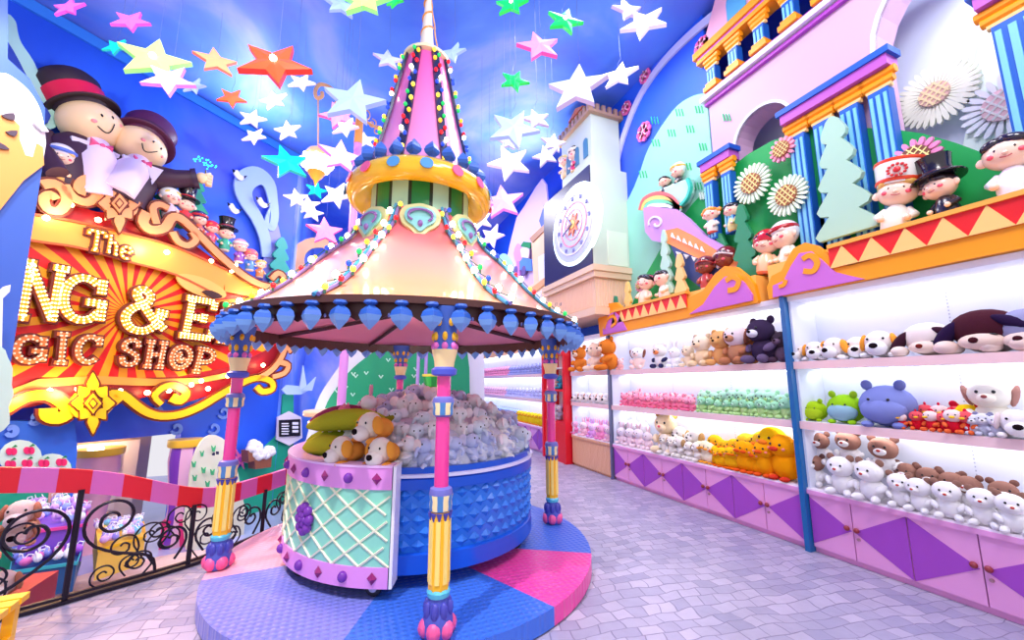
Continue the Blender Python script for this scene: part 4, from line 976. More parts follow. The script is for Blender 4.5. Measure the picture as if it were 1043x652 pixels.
# ------------------------------------------------------------------ the two giant smiling top hat dolls above the sign
def gdoll(name,lab,px,py,r,D,hatc,bandc,coat,lean,bh):
    c=U(px,py,('L',D));t=thing(name,lab,'doll',c-Vector((0,0,1.4)))
    u=Vector((LU[0],LU[1],0));n=-NV(SG);up=Vector((0,0,1))
    ax=(up*math.cos(lean)+u*math.sin(lean)).normalized();sd=(u*math.cos(lean)-up*math.sin(lean)).normalized()
    B=Matrix((sd,-n,ax)).transposed()
    eu=B.to_euler();r3=tuple(eu)
    q=lambda a,b,h:c+sd*a+n*b+ax*h
    MB().ell(c,(r*1.08,r,r),r3,seg=28,rings=18).build('head',SKIN2,t,smooth=True)
    e=MB()
    e.tube([q(a*r,r*math.sqrt(max(.05,1-a*a-h_*h_))+.01,h_*r) for a,h_ in [(-.25+.62*i/8,-.28-.3*math.sin(PI*i/8)+.16*i/8) for i in range(9)]],r*.022,0,6)
    e.build('mouth',BLK,t,smooth=True)
    for a in (.02,.42):
        MB().ell(q(a*r,r*math.sqrt(1-a*a-.03)+.005,.17*r),(.045*r,.03*r,.07*r),r3,seg=8,rings=6).build('eye',BLK,t,smooth=True)
    for a in(-.28,.62):
        MB().ell(q(a*r,r*math.sqrt(1-a*a-.01)-.005,-.08*r),(.12*r,.05*r,.09*r),r3,seg=10,rings=6).build('cheek',C((255,150,150),.4),t,smooth=True)
    hx=(ax*math.cos(R(24))-n*math.sin(R(24))).normalized();hB=Matrix((sd,hx.cross(sd),hx)).transposed();rh=tuple(hB.to_euler())
    MB().lathe([(.8*r,.5*r),(r*.95,.66*r),(1.24*r,.56*r),(1.29*r,.6*r),(1.22*r,.66*r),(.95*r,.8*r),(.75*r,.82*r)],c,32,rot=rh).build('hat_brim',hatc,t,smooth=True)
    MB().lathe([(.85*r,.7*r),(.92*r,1.0*r),(1.04*r,1.5*r),(1.12*r,1.8*r),(1.0*r,2.1*r),(.6*r,2.25*r),(0.01,2.3*r)],c,32,rot=rh).build('hat_crown',hatc,t,smooth=True)
    MB().lathe([(.9*r,.8*r),(.99*r,.82*r),(1.08*r,bh*r),(1.02*r,(bh+.02)*r)],c,32,rot=rh).build('hat_band',bandc,t,smooth=True)
    return t,c,q,r3,u,n,up
SKIN2=C((255,218,170),.35);COAT=C((62,30,55),.55);SHRT=C((240,220,250),.5)
t1,c1,q1,r1,u,n,up=gdoll('giant_doll','giant smiling doll in black top hat with wide red band above sign',93,128,.33,DS+.25,C((48,28,42),.55),C((225,15,70),.4),COAT,R(-24),1.38)
b=MB().tube([c1+Vector((0,0,-.25))-u*.05,c1-Vector((0,0,.5))-u*.12,c1-Vector((0,0,.95))-u*.15,c1-Vector((0,0,1.2))-u*.1],[.16,.34,.38,.36],0,20);b.build('coat',COAT,t1,smooth=True)
MB().tube([c1-Vector((0,0,.4))-u*.42,c1-Vector((0,0,.65))-u*.5+n*.2,c1-Vector((0,0,1.0))-u*.35+n*.42],[.12,.13,.11],0,14).build('sleeve',COAT,t1,smooth=True)
MB().tube([c1+Vector((0,0,-.28))+n*.12+u*.05,c1-Vector((0,0,.6))+u*.05+n*.22,c1-Vector((0,0,1.1))+u*.1+n*.25],[.13,.24,.22],0,16).build('shirt_front',SHRT,t1,smooth=True)
def bow(c,s,m,t,u,n,nm='bow_tie'):
    b=MB()
    for g in(-1,1):b.add([c+n*.02,c+u*g*s+up*s*.6+n*.0,c+u*g*s-up*s*.6+n*.0,c+u*g*s*.9+n*s*.35],[(0,1,3),(0,3,2),(0,2,1),(1,2,3)])
    b.ell(c+n*.03,(s*.25,)*3,seg=8,rings=6);b.build(nm,m,t)
bow(c1-Vector((0,0,.37))+n*.3+u*.04,.12,C((245,90,140),.4),t1,u,n)
for g in(-1,1):
    P=[c1+n*.28-up*.36+u*g*.06,c1+n*.28-up*.38+u*g*.25,c1+n*.3-up*.72+u*g*.2];MB().prism(P,-n*.05).build('lapel',C((235,225,245),.4),t1)
t2,c2,q2,r2,u,n,up=gdoll('giant_doll','giant smiling doll in plum bowler hat stretching one arm right above sign',143,151,.3,DS+.12,C((85,25,75),.5),C((60,20,60),.4),COAT,R(22),1.05)
MB().tube([c2+Vector((0,0,-.2)),c2-Vector((0,0,.5))-u*.08,c2-Vector((0,0,.95))-u*.2],[.14,.34,.36],0,18).build('coat',COAT,t2,smooth=True)
MB().tube([c2+Vector((0,0,-.24))+n*.1-u*.03,c2-Vector((0,0,.5))-u*.14+n*.22,c2-Vector((0,0,.9))-u*.28+n*.25],[.12,.2,.2],0,14).build('shirt_front',SHRT,t2,smooth=True)
hd=U(207,182,('L',DS-.25));sh=c2+u*.2-up*.42+n*.05
MB().tube([sh-u*.1,sh+(hd-sh)*.45,sh+(hd-sh)*.8],[.2,.14,.13],0,16).build('sleeve',COAT,t2,smooth=True)
MB().tube([sh+(hd-sh)*.76,sh+(hd-sh)*.88],[.16,.165],0,16).build('cuff',C((50,25,60),.5),t2,smooth=True)
h=MB().ell(hd-u*.02,(.085,.08,.09),seg=14,rings=10)
for k in range(4):
    z=.075-.05*k;h.tube([hd+u*.02+up*z+n*.05,hd+u*.09+up*z+n*.05,hd+u*.12+up*z+n*.0,hd+u*.07+up*(z)-n*.05],[.028,.027,.024,.02],0,8)
h.tube([hd+up*.04+n*.06,hd+u*.06+up*.1+n*.05,hd+u*.09+up*.13],[.03,.026,.02],0,8);h.build('hand',SKIN2,t2,smooth=True)
bow(c2-Vector((0,0,.33))+n*.28-u*.06,.11,C((245,90,140),.4),t2,u,n)
for g in(-1,1):
    P=[c2+n*.3-up*.34+u*(g*.05-.06),c2+n*.28-up*.32+u*(g*.24-.04),c2+n*.3-up*.62+u*(g*.14-.06)];MB().prism(P,-n*.05).build('lapel',C((240,230,245),.4),t2)
t=thing('sparkling_wand','thin wand with teal glowing sparkles held by the stretched hand','wand',hd)
w_=MB().tube([hd-n*.02-up*.05+u*.05,hd+u*.02+up*.16],.012);w_.build('stick',BLK,t)
s_=MB()
random.seed(3)
for k in range(26):
    a=random.uniform(-.9,.9);r_=random.uniform(.08,.22);s_.ell(hd+up*(.14+r_*math.cos(a))+u*r_*math.sin(a)+n*random.uniform(-.05,.05),(.011,)*3,seg=6,rings=4)
s_.build('sparkles',mat('sparkle_teal',(40,240,200),.3,emit=3),t)
# ------------------------------------------------------------------ painted boards on the left wall
WL=('L',DL-.05)
def lflat(name,lab,cat,parts,d0=.05,grp=None,th=.03):
    t=thing(name,lab,cat,U(parts[0][1][0][0],parts[0][1][0][1],('L',DL-d0)),group=grp);d=d0
    for nm,pts,m,*k in parts:
        d+=.012;board(pts,('L',DL-d),th,sm=(k[0] if k else 0)).build(nm,m,t)
    return t
t=thing('swan_board','pale blue long necked swan board on the left wall','swan board',U(268,240,WL))
ribbon([(272,262),(270,242),(262,222),(252,206),(248,192),(253,182),(264,179),(274,187),(278,202),(280,220),(277,232),(272,226),(275,212)],[.2,.24,.26,.3,.36,.38,.36,.3,.22,.18,.14,.1,.03],('L',DL-.1),.04,sm=4).build('neck',C((165,195,245)),t)
ribbon([(262,206),(266,203),(270,207)],.02,('L',DL-.12),.02).build('eyelid',NAV,t)
for i,(x,y) in enumerate([(243,178),(238,212),(267,206)]):
    lab=['white seagull board flying highest beside the swan','white seagull board left of the swan neck','white seagull board in front of the swan head'][i]
    t=thing('seagull_board',lab,'seagull board',U(x,y,('L',DL-.14)),group='seagull boards on the left wall')
    board([(x-5,y-3),(x-1,y-5),(x+2,y),(x+7,y+3),(x+3,y+6),(x-2,y+3)],('L',DL-.16),.03,sm=2).build('body',WHT,t)
    board([(x-6,y-6),(x-3,y-4),(x-5,y-2)],('L',DL-.17),.02).build('wing_tip',BLK,t);board([(x+6,y+1),(x+9,y+1),(x+6,y+4)],('L',DL-.17),.02).build('wing_tip',BLK,t)
fir(283,298,58,.62,0,'teal fir board below the swan beside the sign',C((50,175,160)),pl=('L',DL-.2),tiers=5)
flat('moon_board','peach crescent moon board beside the canopy','moon board',('y',10.2),[('crescent',[(334,243),(318,242),(305,247),(296,257),(296,268),(302,277),(312,281),(322,280),(314,275),(310,268),(311,259),(318,253),(328,252),(334,254)],C((255,190,140)),2)])
lflat('peak_board','violet mountain peak board behind the swan','peak board',[('peak',[(268,300),(272,240),(277,215),(284,232),(290,262),(296,300)],C((150,150,235)),2)],d0=.06)
# apple tree panel, swirls, price board
AP=C((205,235,225));APL=C((235,40,110))
t=thing('apple_tree_board','blue and green wall panel with apple trees behind the handrail','wall panel',U(40,520,('L',DL-.5)))
board([(-30,560),(-20,428),(76,430),(79,456),(66,600),(-60,640)],('L',DL-.5),.45).build('panel',C((50,110,225)),t)
board([(-35,565),(-22,500),(20,482),(50,486),(73,473),(64,585),(-60,640)],('L',DL-.53),.03).build('green_ground',C((30,170,130)),t)
for x,y,rx_,ry_ in ((21,466,22,18),(54,478,19,16)):
    tr=board([(x-3,y+10),(x+3,y+10),(x+5,y+34),(x-5,y+34)],('L',DL-.545),.02).build('tree_trunk',C((225,170,150)),t)
    board([(x+rx_*math.cos(a*PI/8),y+ry_*math.sin(a*PI/8)) for a in range(16)],('L',DL-.56),.02).build('tree_crown',AP,t)
    for dx,dy in ((-9,-6),(9,-7),(-10,7),(7,6)):
        a_=MB()
        for q in(-1,1):board([(x+dx+q*2.2+3.4*math.cos(b_*PI/5),y+dy+3.8*math.sin(b_*PI/5)) for b_ in range(10)],('L',DL-.58),.02,mb=a_)
        a_=a_.build('apple',APL,t);board([(x+dx,y+dy-4),(x+dx+4,y+dy-7),(x+dx+6,y+dy-5)],('L',DL-.59),.01).build('leaf',DGN,a_)
for i,(x,y) in enumerate([(184,388),(198,402),(196,372),(210,392),(226,378),(180,436),(228,420),(218,436),(160,418),(12,438),(36,426),(236,398)]):
    t=thing('cloud_swirl','small pale blue cloud curl painted on the blue wall','cloud curl',U(x,y,('L',DL-.05 if x>90 else DL-.53)),group='cloud curls on the left wall');t['label']='small pale blue cloud curl '+['under the sign scrolls, left of the cactus board','right of the sign lower scroll end','highest near the sign end','between two curls near the left post','nearest the left pavilion post','directly above the vase pedestal','beside the flower planter','just above the cactus board','below the yellow sign scroll, over the opening','lowest on the apple tree board','upper one on the apple tree board','right of the left pavilion post'][i]
    ribbon(spiral(x,y,6.5,1.5,-150,200,10),[.035,.05,.055,.055,.055,.05,.05,.045,.04,.03],('L',(DL-.04 if x>90 else DL-.55)),.02,sm=2).build('curl',C((110,150,240)),t)
t=thing('price_board','black menu board in a pale hexagonal frame on green wall','menu board',U(295,440,('L',DL-.1)))
board([(283,425),(295,419),(307,425),(308,446),(295,454),(282,448)],('L',DL-.14),.04).build('frame',C((235,225,240)),t)
board([(285,428),(306,427),(306,444),(285,445)],('L',DL-.17),.03).build('screen',BLK,t)
g=MB()
for k in range(5):board([(287,431+2.6*k),(294+(k%2),431+2.6*k),(294,432.2+2.6*k),(287,432.2+2.6*k)],('L',DL-.18),.01,mb=g)
for k in range(3):board([(298,430+4*k),(304,430+4*k),(304,432.6+4*k),(298,432.6+4*k)],('L',DL-.18),.01,mb=g)
g.build('menu_lines',WHT,t)
WGN=C((35,175,140))
lflat('painted_hill','teal green painted slope with dots under the menu board','hill board',[('slope',[(225,530),(240,480),(262,462),(286,440),(288,402),(299,398),(299,560),(230,560)],WGN)],d0=.02)
lflat('plant_board','pale blue spiky swan plant board below the sign end','plant board',[('base',[(287,397),(292,392),(312,394),(320,388),(316,397),(306,402),(292,402)],C((190,220,250)),0),('leaf',[(305,396),(309,372),(313,396)],C((200,225,250))),('leaf',[(308,398),(322,384),(318,398)],C((200,225,250)))],d0=.12)
for i,(x,y,w) in enumerate([(258,455,11),(268,462,18)]):
    t=thing('flower_box',['upper bank of white cloud flowers by the wall','lower wooden planter full of white flowers by the wall'][i],'planter',U(x,y+10,('L',DL-.3)))
    m=MB();random.seed(i)
    for k in range(16):
        p=U(x+random.uniform(-w/2,w/2),y+random.uniform(-4,4),('L',DL-.32));m.ell(p,(.09,.07,.08),seg=8,rings=6)
    m.build('blossoms',WHT,t,smooth=True)
    board([(x-w/2,y+4),(x+w/2,y+3),(x+w/2-1,y+14),(x-w/2+1,y+16)],('L',DL-.35),.2).build('box',C((150,90,70)),t)
lflat('cactus_board','pale cream rounded ghost cactus board with tiny face behind handrail','cactus board',[('body',[(190,560),(192,500),(196,470),(204,451),(214,443),(226,446),(236,458),(244,490),(248,550)],C((240,240,215)),2)]+[('prickle',[(x,y),(x+2,y+3),(x+4,y),(x+3,y+6),(x+1,y+6)],C((70,190,130))) for x,y in ((204,459),(216,454),(196,470),(206,476),(215,478),(197,484),(210,490),(226,470),(230,486),(222,492),(233,500),(206,500))]+[('eye',[(217,462),(219,461),(219,464),(217,464)],NAV),('eye',[(221,460),(223,460),(223,463),(221,463)],NAV)],d0=.95)
# pink daisy and tulips
lflat('daisy_board','bright pink daisy with purple centre on the blue wall panel','flower board',[('petals',[(245+(11 if k%2 else 4)*math.cos(k*PI/8),468+(11 if k%2 else 4)*math.sin(k*PI/8)) for k in range(16)],C((245,120,190))),('centre',[(242,468),(245,465),(248,468),(245,471)],C((170,70,190)))],d0=.06)
# ------------------------------------------------------------------ low counters in the shop room and behind
def vase(name,lab,x,y,px_w,D,h,z0,cols,stripes=0):
    c=U(x,y,('L',D));c.z=z0;t=thing(name,lab,'counter pedestal',c)
    pr=[(px_w*.62,0),(px_w*.55,h*.12),(px_w*.5,h*.35),(px_w*.62,h*.6),(px_w*.75,h*.8),(px_w*.7,h*.93)]
    MB().lathe(pr,c,32,mf=(lambda i,j:(j//4)%2) if stripes else None).build('body',cols[:2],t,smooth=True)
    MB().lathe([(px_w*.82,h*.93),(px_w*.86,h*.95),(px_w*.86,h),(0.01,h*1.0)],c,32).build('top_rim',C((255,205,60),.3),t,smooth=True)
vase('vase_pedestal','pink vase shaped pedestal with yellow rim left in the shop opening',96,500,.34,DL+.5,1.5,-1.0,[C((245,180,200)),C((245,180,200))])
vase('vase_pedestal','pink and purple striped vase pedestal with yellow top in the opening',184,500,.28,DL-.42,1.6,-1.0,[C((240,190,225)),C((130,60,190))],1)
t=thing('beige_cupboard','plain beige cupboard with door in the low shop room','cupboard',LP(3.5,-1,DL+1.4))
lb=lwall(3.15,4.1,-1,.5,d=DL+1.1,th=.4).build('body',C((242,222,200)),t);lwall(3.35,3.85,-.6,.35,d=DL+1.07,th=.03).build('door_panel',C((250,236,218)),t)
lwall(3.2,3.24,-.1,-.05,d=DL+1.07,th=.03).build('switch',C((240,160,150)),t)
t=thing('beige_shelf_rack','beige rack of small goods in the low shop room','rack',LP(2.95,-1,DL+1.2))
lwall(2.8,3.1,-1,.5,d=DL+1.2,th=.2).build('frame',C((225,190,140)),t)
for k in range(6):
    m=MB()
    for j in range(4):p=LP(2.85+.07*j,-.5+.16*k,DL+1.17);m.ell(p,(.03,.03,.05),seg=6,rings=4)
    m.build('goods',C(((235,205,150),(225,150,110),(200,190,120))[k%3]),t)
t=thing('wooden_slats','tall thin brown sticks leaning in the low shop room','sticks',LP(3.12,-1,DL+1.0))
for k in range(3):MB().tube([LP(3.1+.05*k,-.9,DL+.95),LP(3.14+.07*k,.45,DL+1.05)],.018,seg=6).build('stick',C((150,80,50)),t)
t=thing('pink_box','bright pink box standing on the lower floor','box',U(178,558,('z',-1)))
o=U(178,558,('z',-1));MB().b2((o.x-.2,o.y,-1),(o.x+.2,o.y+.4,-.62)).build('carton',C((240,50,130)),t);MB().b2((o.x-.21,o.y-.01,-.64),(o.x+.21,o.y+.41,-.6)).build('lid',C((220,30,110)),t)
t=thing('blue_box','light blue low cabinet on the lower floor beside the pink box','cabinet',U(203,552,('z',-1)))
o=U(203,552,('z',-1));MB().b2((o.x-.2,o.y,-1),(o.x+.28,o.y+.3,-.6)).build('body',C((160,195,245)),t);MB().b2((o.x-.22,o.y-.02,-.6),(o.x+.3,o.y+.32,-.56)).build('top',C((200,220,250)),t)
# far side counters and hills behind the pavilion
BK=('y',9.4)
t=thing('hill_board','green hill board with white dots behind the pavilion','hill board',U(400,420,BK))
P=pxs(cr([(318,470),(330,418),(345,392),(365,370),(395,352),(440,346),(475,350),(478,470)],4,False),BK)
MB().prism(P,(0,.05,0)).build('hill',C((20,160,110)),t)
P=pxs(cr([(306,470),(322,412),(338,384),(358,360),(392,342),(450,334),(490,340),(492,470)],4,False),('y',9.5));MB().prism(P,(0,.05,0)).build('white_outline',C((235,235,245)),t)
g=MB();random.seed(11)
for k in range(40):
    x=random.uniform(340,445);y=random.uniform(362,440)
    if y>352+abs(x-420)*.45:ribbon([(x-2,y-1.5),(x,y+1.5),(x+2,y-1.5)],.03,('y',9.38),.02,mb=g,sm=0)
g.build('tufts',C((190,240,220)),t)
def tier(name,lab,px,py,r,h,Y,layers):
    c=U(px,py,('y',Y));c.z=max(0,c.z-h);t=thing(name,lab,'display table',(c.x,c.y,0));z=c.z
    MB().lathe([(r*.55,0),(r*.4,.1),(r*.35,z)],(c.x,c.y,0),24).build('pedestal',C((150,90,190)),t,smooth=True)
    for rr_,zz,m in layers:
        MB().lathe([(rr_*.96,zz),(rr_,zz+.02),(rr_,zz+.07),(rr_*.96,zz+.09),(0.01,zz+.09)],(c.x,c.y,z),32).build('tier',m,t,smooth=True)
    return t
tier('round_table','round peach two tier display table behind the green bananas plush',346,415,.48,.3,7.65,[(.48,0,C((255,200,120))),(.56,.17,C((255,215,170)))])
tier('round_table','long peach oval display table far behind the pavilion',432,398,.55,.2,8.3,[(.5,-.05,C((190,120,220))),(.6,.07,C((255,205,150)))])
c=U(440,398,('y',8.2));t=thing('green_basket_stand','green and yellow basket stand on the far peach table','basket stand',(c.x,c.y,c.z))
MB().lathe([(.13,-.02),(.15,0),(.15,.05),(.12,.07)],c,20).build('yellow_base',GOL,t,smooth=True);MB().lathe([(.12,.07),(.15,.1),(.19,.28),(.17,.28)],c,20,mf=lambda i,j:(j//2)%2).build('basket',[C((40,190,80)),C((20,150,60))],t)
MB().lathe([(.19,.28),(.21,.3),(.2,.33),(.01,.33)],c,20).build('rim',C((240,230,80)),t)
for k in range(2):
    p=U((425,433)[k],398,('y',8.6));t=thing('lavender_pillar',['left slim lavender pillar behind the far table','right slim lavender pillar behind the far table'][k],'pillar',(p.x,p.y,0));MB().lathe([(.035,0),(.035,2.3)],(p.x,p.y,0),12).build('shaft',C((175,150,230)),t);MB().lathe([(.06,2.3),(.06,2.36)],(p.x,p.y,0),12).build('cap',C((150,120,210)),t)
# ------------------------------------------------------------------ foreground panel at the left edge
FP=5.6
t=thing('foreground_board','tall blue painted board with white and orange dome bird at left edge','painted board',U(10,440,('L',FP)))
board([(-60,470),(-60,-60),(-3,-60),(8,-2),(8,60),(30,80),(46,110),(45,160),(0,437),(-2,470)],('L',FP),.08).build('blue_panel',C((60,100,190)),t)
board([(-30,190),(-30,85),(0,74),(18,82),(34,98),(44,122),(45,158),(20,185),(0,206)],('L',FP-.02),.03,sm=3).build('white_dome',C((242,236,240)),t)
board([(-30,215),(-30,130),(0,117),(10,118),(20,128),(20,142),(26,158),(34,160),(38,146),(44,150),(45,168),(24,184),(0,214)],('L',FP-.04),.03,sm=0).build('orange_body',C((250,165,80)),t)
for P in ([(2,117),(14,115),(15,122),(8,121)],[(6,134),(18,133),(15,139)],[(0,145),(10,152),(0,151)]):board(P,('L',FP-.06),.03,sm=2).build('stripe',C((75,55,75)),t)
board([(34,124),(39,120),(44,126),(50,134),(44,134),(40,130)],('L',FP-.06),.03,sm=1).build('small_bird',C((235,235,245)),t)
t=thing('pale_tree_board','pale mint tree shaped board at the lower left edge','tree board',U(2,440,('L',FP-.2)))
board([(-40,450),(-30,360),(0,352),(8,364),(13,376),(12,392),(14,402),(9,415),(10,425),(4,438)],('L',FP-.2),.04,sm=2).build('crown',C((200,228,210)),t)
board([(-10,362),(-4,300),(4,292),(11,290),(10,297),(3,304),(2,355)],('L',FP-.16),.03,sm=0).build('white_branch',WHT,t)
t=thing('painted_hill','mint hill board behind the giant dolls at top left','hill board',U(30,100,('L',DL-.25)))
board([(0,130),(0,20),(8,14),(16,22),(18,32),(22,44),(34,62),(44,85),(54,108),(56,130)],('L',DL-.25),.04,sm=3).build('hill_board',C((175,225,215)),t)
board([(0,75),(0,35),(14,52),(26,75),(40,100),(52,118),(40,125),(14,80)],('L',DL-.3),.04,sm=2).build('blue_figure',C((20,60,170)),t)
# ------------------------------------------------------------------ lower left displays: rug, tables of goods, yellow stool
rugm=mat('rug_pile',(245,205,200),.95,bump=.6,bscale=60,var=.12,vscale=5)
rc=U(128,592,('z',-.97));t=thing('oval_rug','pale pink fluffy oval rug on the lower floor','rug',(rc.x,rc.y,-1))
MB().prism([rc+Vector((1.35*math.cos(2*PI*i/40)*.8-.5*math.sin(2*PI*i/40)*.5,.6*math.sin(2*PI*i/40)+.5*math.cos(2*PI*i/40),-.02)) for i in range(40)],(0,0,.03)).build('pile',rugm,t)
def tray(lab,pts,zt,h,colr,pc,n,size,glab,seed,trim):
    P=[U(x,y,('z',zt)) for x,y in pts];c=sum(P,Vector())/len(P);t=thing('display_table',lab,'display table',(c.x,c.y,-1))
    MB().prism([p-Vector((0,0,h)) for p in P],(0,0,h)).build('body',colr,t)
    MB().strip(P,[c+(p-c)*1.03 for p in P],(0,0,.03),closed=True).build('rim',trim,t)
    random.seed(seed);pr=None
    for k in range(n):
        while 1:
            a,b_=random.random(),random.random();i=0
            q=P[0]*(1-a)*(1-b_)+P[1]*a*(1-b_)+P[2]*a*b_+P[3]*(1-a)*b_;break
        q=c+(q-c)*.92
        m=pc[k%len(pc)]
        key=(seed,k%len(pc))
        if key not in BAG:
            s=size;g=MB().ell((0,0,s*.5),(s*.55,s*.4,s*.5),seg=8,rings=6).tube([(-s*.3,0,s*.8),(-s*.2,0,s*1.3),(s*.2,0,s*1.3),(s*.3,0,s*.8)],s*.07,1,5)
            o=g.build('small_pouch',[m,WHT],None,smooth=True,base=(0,0,0));tag(o,glab,'pouch',glab+'s group'.replace('s group',''));BAG[key]=o
        else:
            o=BAG[key].copy();COL.objects.link(o)
        o['group']='small goods heaped on display tables';o.location=q+Vector((0,0,.03+random.uniform(0,.03)));o.rotation_euler=(random.uniform(-.4,.4),random.uniform(-.4,.4),random.uniform(0,6))
BAG={}
TRC=C((235,70,160));
tray('purple upper display table heaped with lilac pouches behind the railing',[(20,545),(88,536),(88,512),(24,514)],-.02,.35,C((130,80,200)),[C((200,150,235)),C((235,190,240)),C((150,170,240)),C((250,240,250))],46,.09,'small lilac or white pouch heaped on the purple table',1,TRC)
tray('low display table with teal rim and purple goods behind the railing',[(10,585),(78,575),(86,550),(15,556)],-.3,.25,C((40,90,140)),[C((190,100,230)),C((240,120,200)),C((140,150,240)),C((240,240,250))],44,.085,'small purple or pink pouch heaped on the low teal table',2,C((60,180,190)))
tray('yellow edged display table full of pale blue pouches by the rug',[(100,562),(148,548),(146,534),(98,536)],-.35,.3,C((250,200,80)),[C((160,150,240)),C((220,180,240)),C((120,200,240)),C((250,250,255))],46,.085,'small pale blue or lilac pouch on the yellow edged table',3,GOL)
# yellow stool
YE=C((255,190,20),.3)
o1=U(17,640,('y',2.75))
st=thing('yellow_stool','bright yellow slatted wooden stool cut by the left edge','stool',(-1.45,2.55,0))
P0=[U(0,607,('z',.42)),U(35,598,('z',.42))]
a=U(34,600,('z',.45));b_=U(-40,612,('z',.45))
dx=(b_-a).normalized();dy=Vector((-dx.y,dx.x,0))
if dy.y<0:dy=-dy
m=MB()
f=lambda u_,v_,z:Vector((a.x,a.y,0))+dx*u_+dy*v_+Vector((0,0,z))
def bar(p,q,wd,h,nm):
    d=(q-p).normalized();s_=Vector((-d.y,d.x,0)) if abs(d.z)<.9 else dy
    s_=s_.normalized()*wd/2;v=Vector((0,0,h)) if abs(d.z)<.9 else dx*h
    MB().prism([p-s_,p+s_,q+s_,q-s_],v).build(nm,YE,st)
for k in range(3):bar(f(0,-.06-.085*k,.42),f(.5,-.06-.085*k,.42),.07,.03,'seat_slat')
for u_ in(.03,.47):
    for v_ in(-.04,-.25):bar(f(u_,v_,0),f(u_-.0,v_,.42),.04,.04,'leg')
for v_ in(-.04,-.25):bar(f(.03,v_,.2),f(.47,v_,.2),.025,.03,'rung')
for u_ in(.04,.46):bar(f(u_,-.04,.24),f(u_,-.25,.24),.025,.03,'rung')
# ------------------------------------------------------------------ hanging stars
def starm(nm,c,e): return mat('star_'+nm,c,.25,emit=e,spec=.4)
SM={'p':starm('pink',(250,110,225),.75),'y':starm('lemon',(232,250,130),.85),'t':starm('teal',(20,225,205),.8),'b':starm('pale_blue',(175,200,250),.55),
'o':starm('peach',(255,170,115),.8),'n':starm('orange',(255,115,60),.8),'r':starm('red_orange',(250,75,35),.85),'w':starm('white',(250,240,250),.75),'g':starm('green',(25,215,95),.8),
's':starm('silver',(205,215,245),.45),'k':starm('rose',(250,140,205),.9),'l':starm('lilac',(235,190,250),.7)}
SN={'p':'pink','y':'lemon yellow','t':'teal','b':'pale blue','o':'peach','n':'orange','r':'red orange','w':'white','g':'bright green','s':'silver grey','k':'rose pink','l':'lilac'}
EDGE={k:mat('star_edge_'+k,tuple(int(v*.8+30) for v in c),.3,emit=.5) for k,c in dict(p=(250,60,200),y=(150,255,120),t=(0,200,190),b=(150,180,250),o=(255,110,80),n=(255,70,40),r=(240,30,20),w=(230,220,250),g=(0,230,60),s=(190,170,220),k=(250,60,170),l=(230,120,240)).items()}
STARS=[(70,8,44,'p','beside the left wall beam at the top left'),(133,22,46,'p','above the big lemon star'),(157,62,80,'y','largest lemon one at upper left'),(118,48,34,'t','half behind the big lemon star'),
(172,82,60,'l','just below and behind the big lemon star'),(198,88,28,'b','at the lower right tip of the big lemon star'),(220,63,46,'o','left of the big red orange star'),(236,100,32,'n','small, below the peach star'),
(280,66,78,'r','the biggest star left of the spire'),(307,84,30,'w','touching the lower tip of the big red orange star'),(279,102,32,'w','second of the small ones under the big red orange star'),(257,121,30,'w','small, above its twin at left'),(259,139,28,'w','small, lowest of the pair at left'),(293,133,30,'w','small, above the long teal star'),
(292,166,48,'t','long one beside the hanging lantern'),(347,6,38,'b','at the top edge left of the spire'),(373,2,54,'y','cut by the top edge left of the spire'),(404,1,24,'g','small one at the top edge beside the spire'),
(360,104,66,'b','large, behind the curled lamp arm'),(345,118,40,'k','behind the curled lamp arm'),(352,130,30,'w','small, under the large pale blue star'),(347,160,46,'l','right of the hanging lantern'),(372,143,22,'w','small, beside the lamp post top'),
(395,61,30,'s','just left of the cone'),(461,55,30,'b','just right of the cone'),(322,194,22,'t','small one under the hanging lantern'),(343,199,34,'w','right under the small teal star'),(302,202,26,'w','highest of the tight trio near the swan'),(314,209,26,'w','middle of the tight trio near the swan'),(318,217,24,'w','lowest of the tight trio near the swan'),
(331,236,38,'k','above the left canopy edge'),(521,5,34,'g','at the top edge right of the spire'),(575,22,38,'g','with a white heart, right of the pink star'),(549,48,44,'k','between the two green stars'),(524,83,30,'g','the lower one above the pale cluster'),
(588,90,62,'s','large one above the clock tower'),(631,77,38,'w','warm white one right of the large silver star'),(640,11,36,'s','behind the white star at top right'),(656,24,48,'w','the right hand one by the ceiling edge'),
(523,132,52,'b','large and pale, above the small cluster'),(546,122,30,'s','behind the large pale blue star'),(518,145,24,'s','small, under the large pale star'),(563,146,26,'s','small one left of the tower roof'),(556,159,28,'s','lowest small one left of the tower roof'),(519,166,44,'w','pale large one below the cluster'),
(512,206,44,'l','wide one right of the yellow ring'),(497,208,24,'l','half behind the wide lilac star'),(489,224,26,'w','small one close to the canopy neck'),(501,241,28,'w','lowest one over the right canopy slope'),(260,196-100,0,'w','')]
random.seed(21)
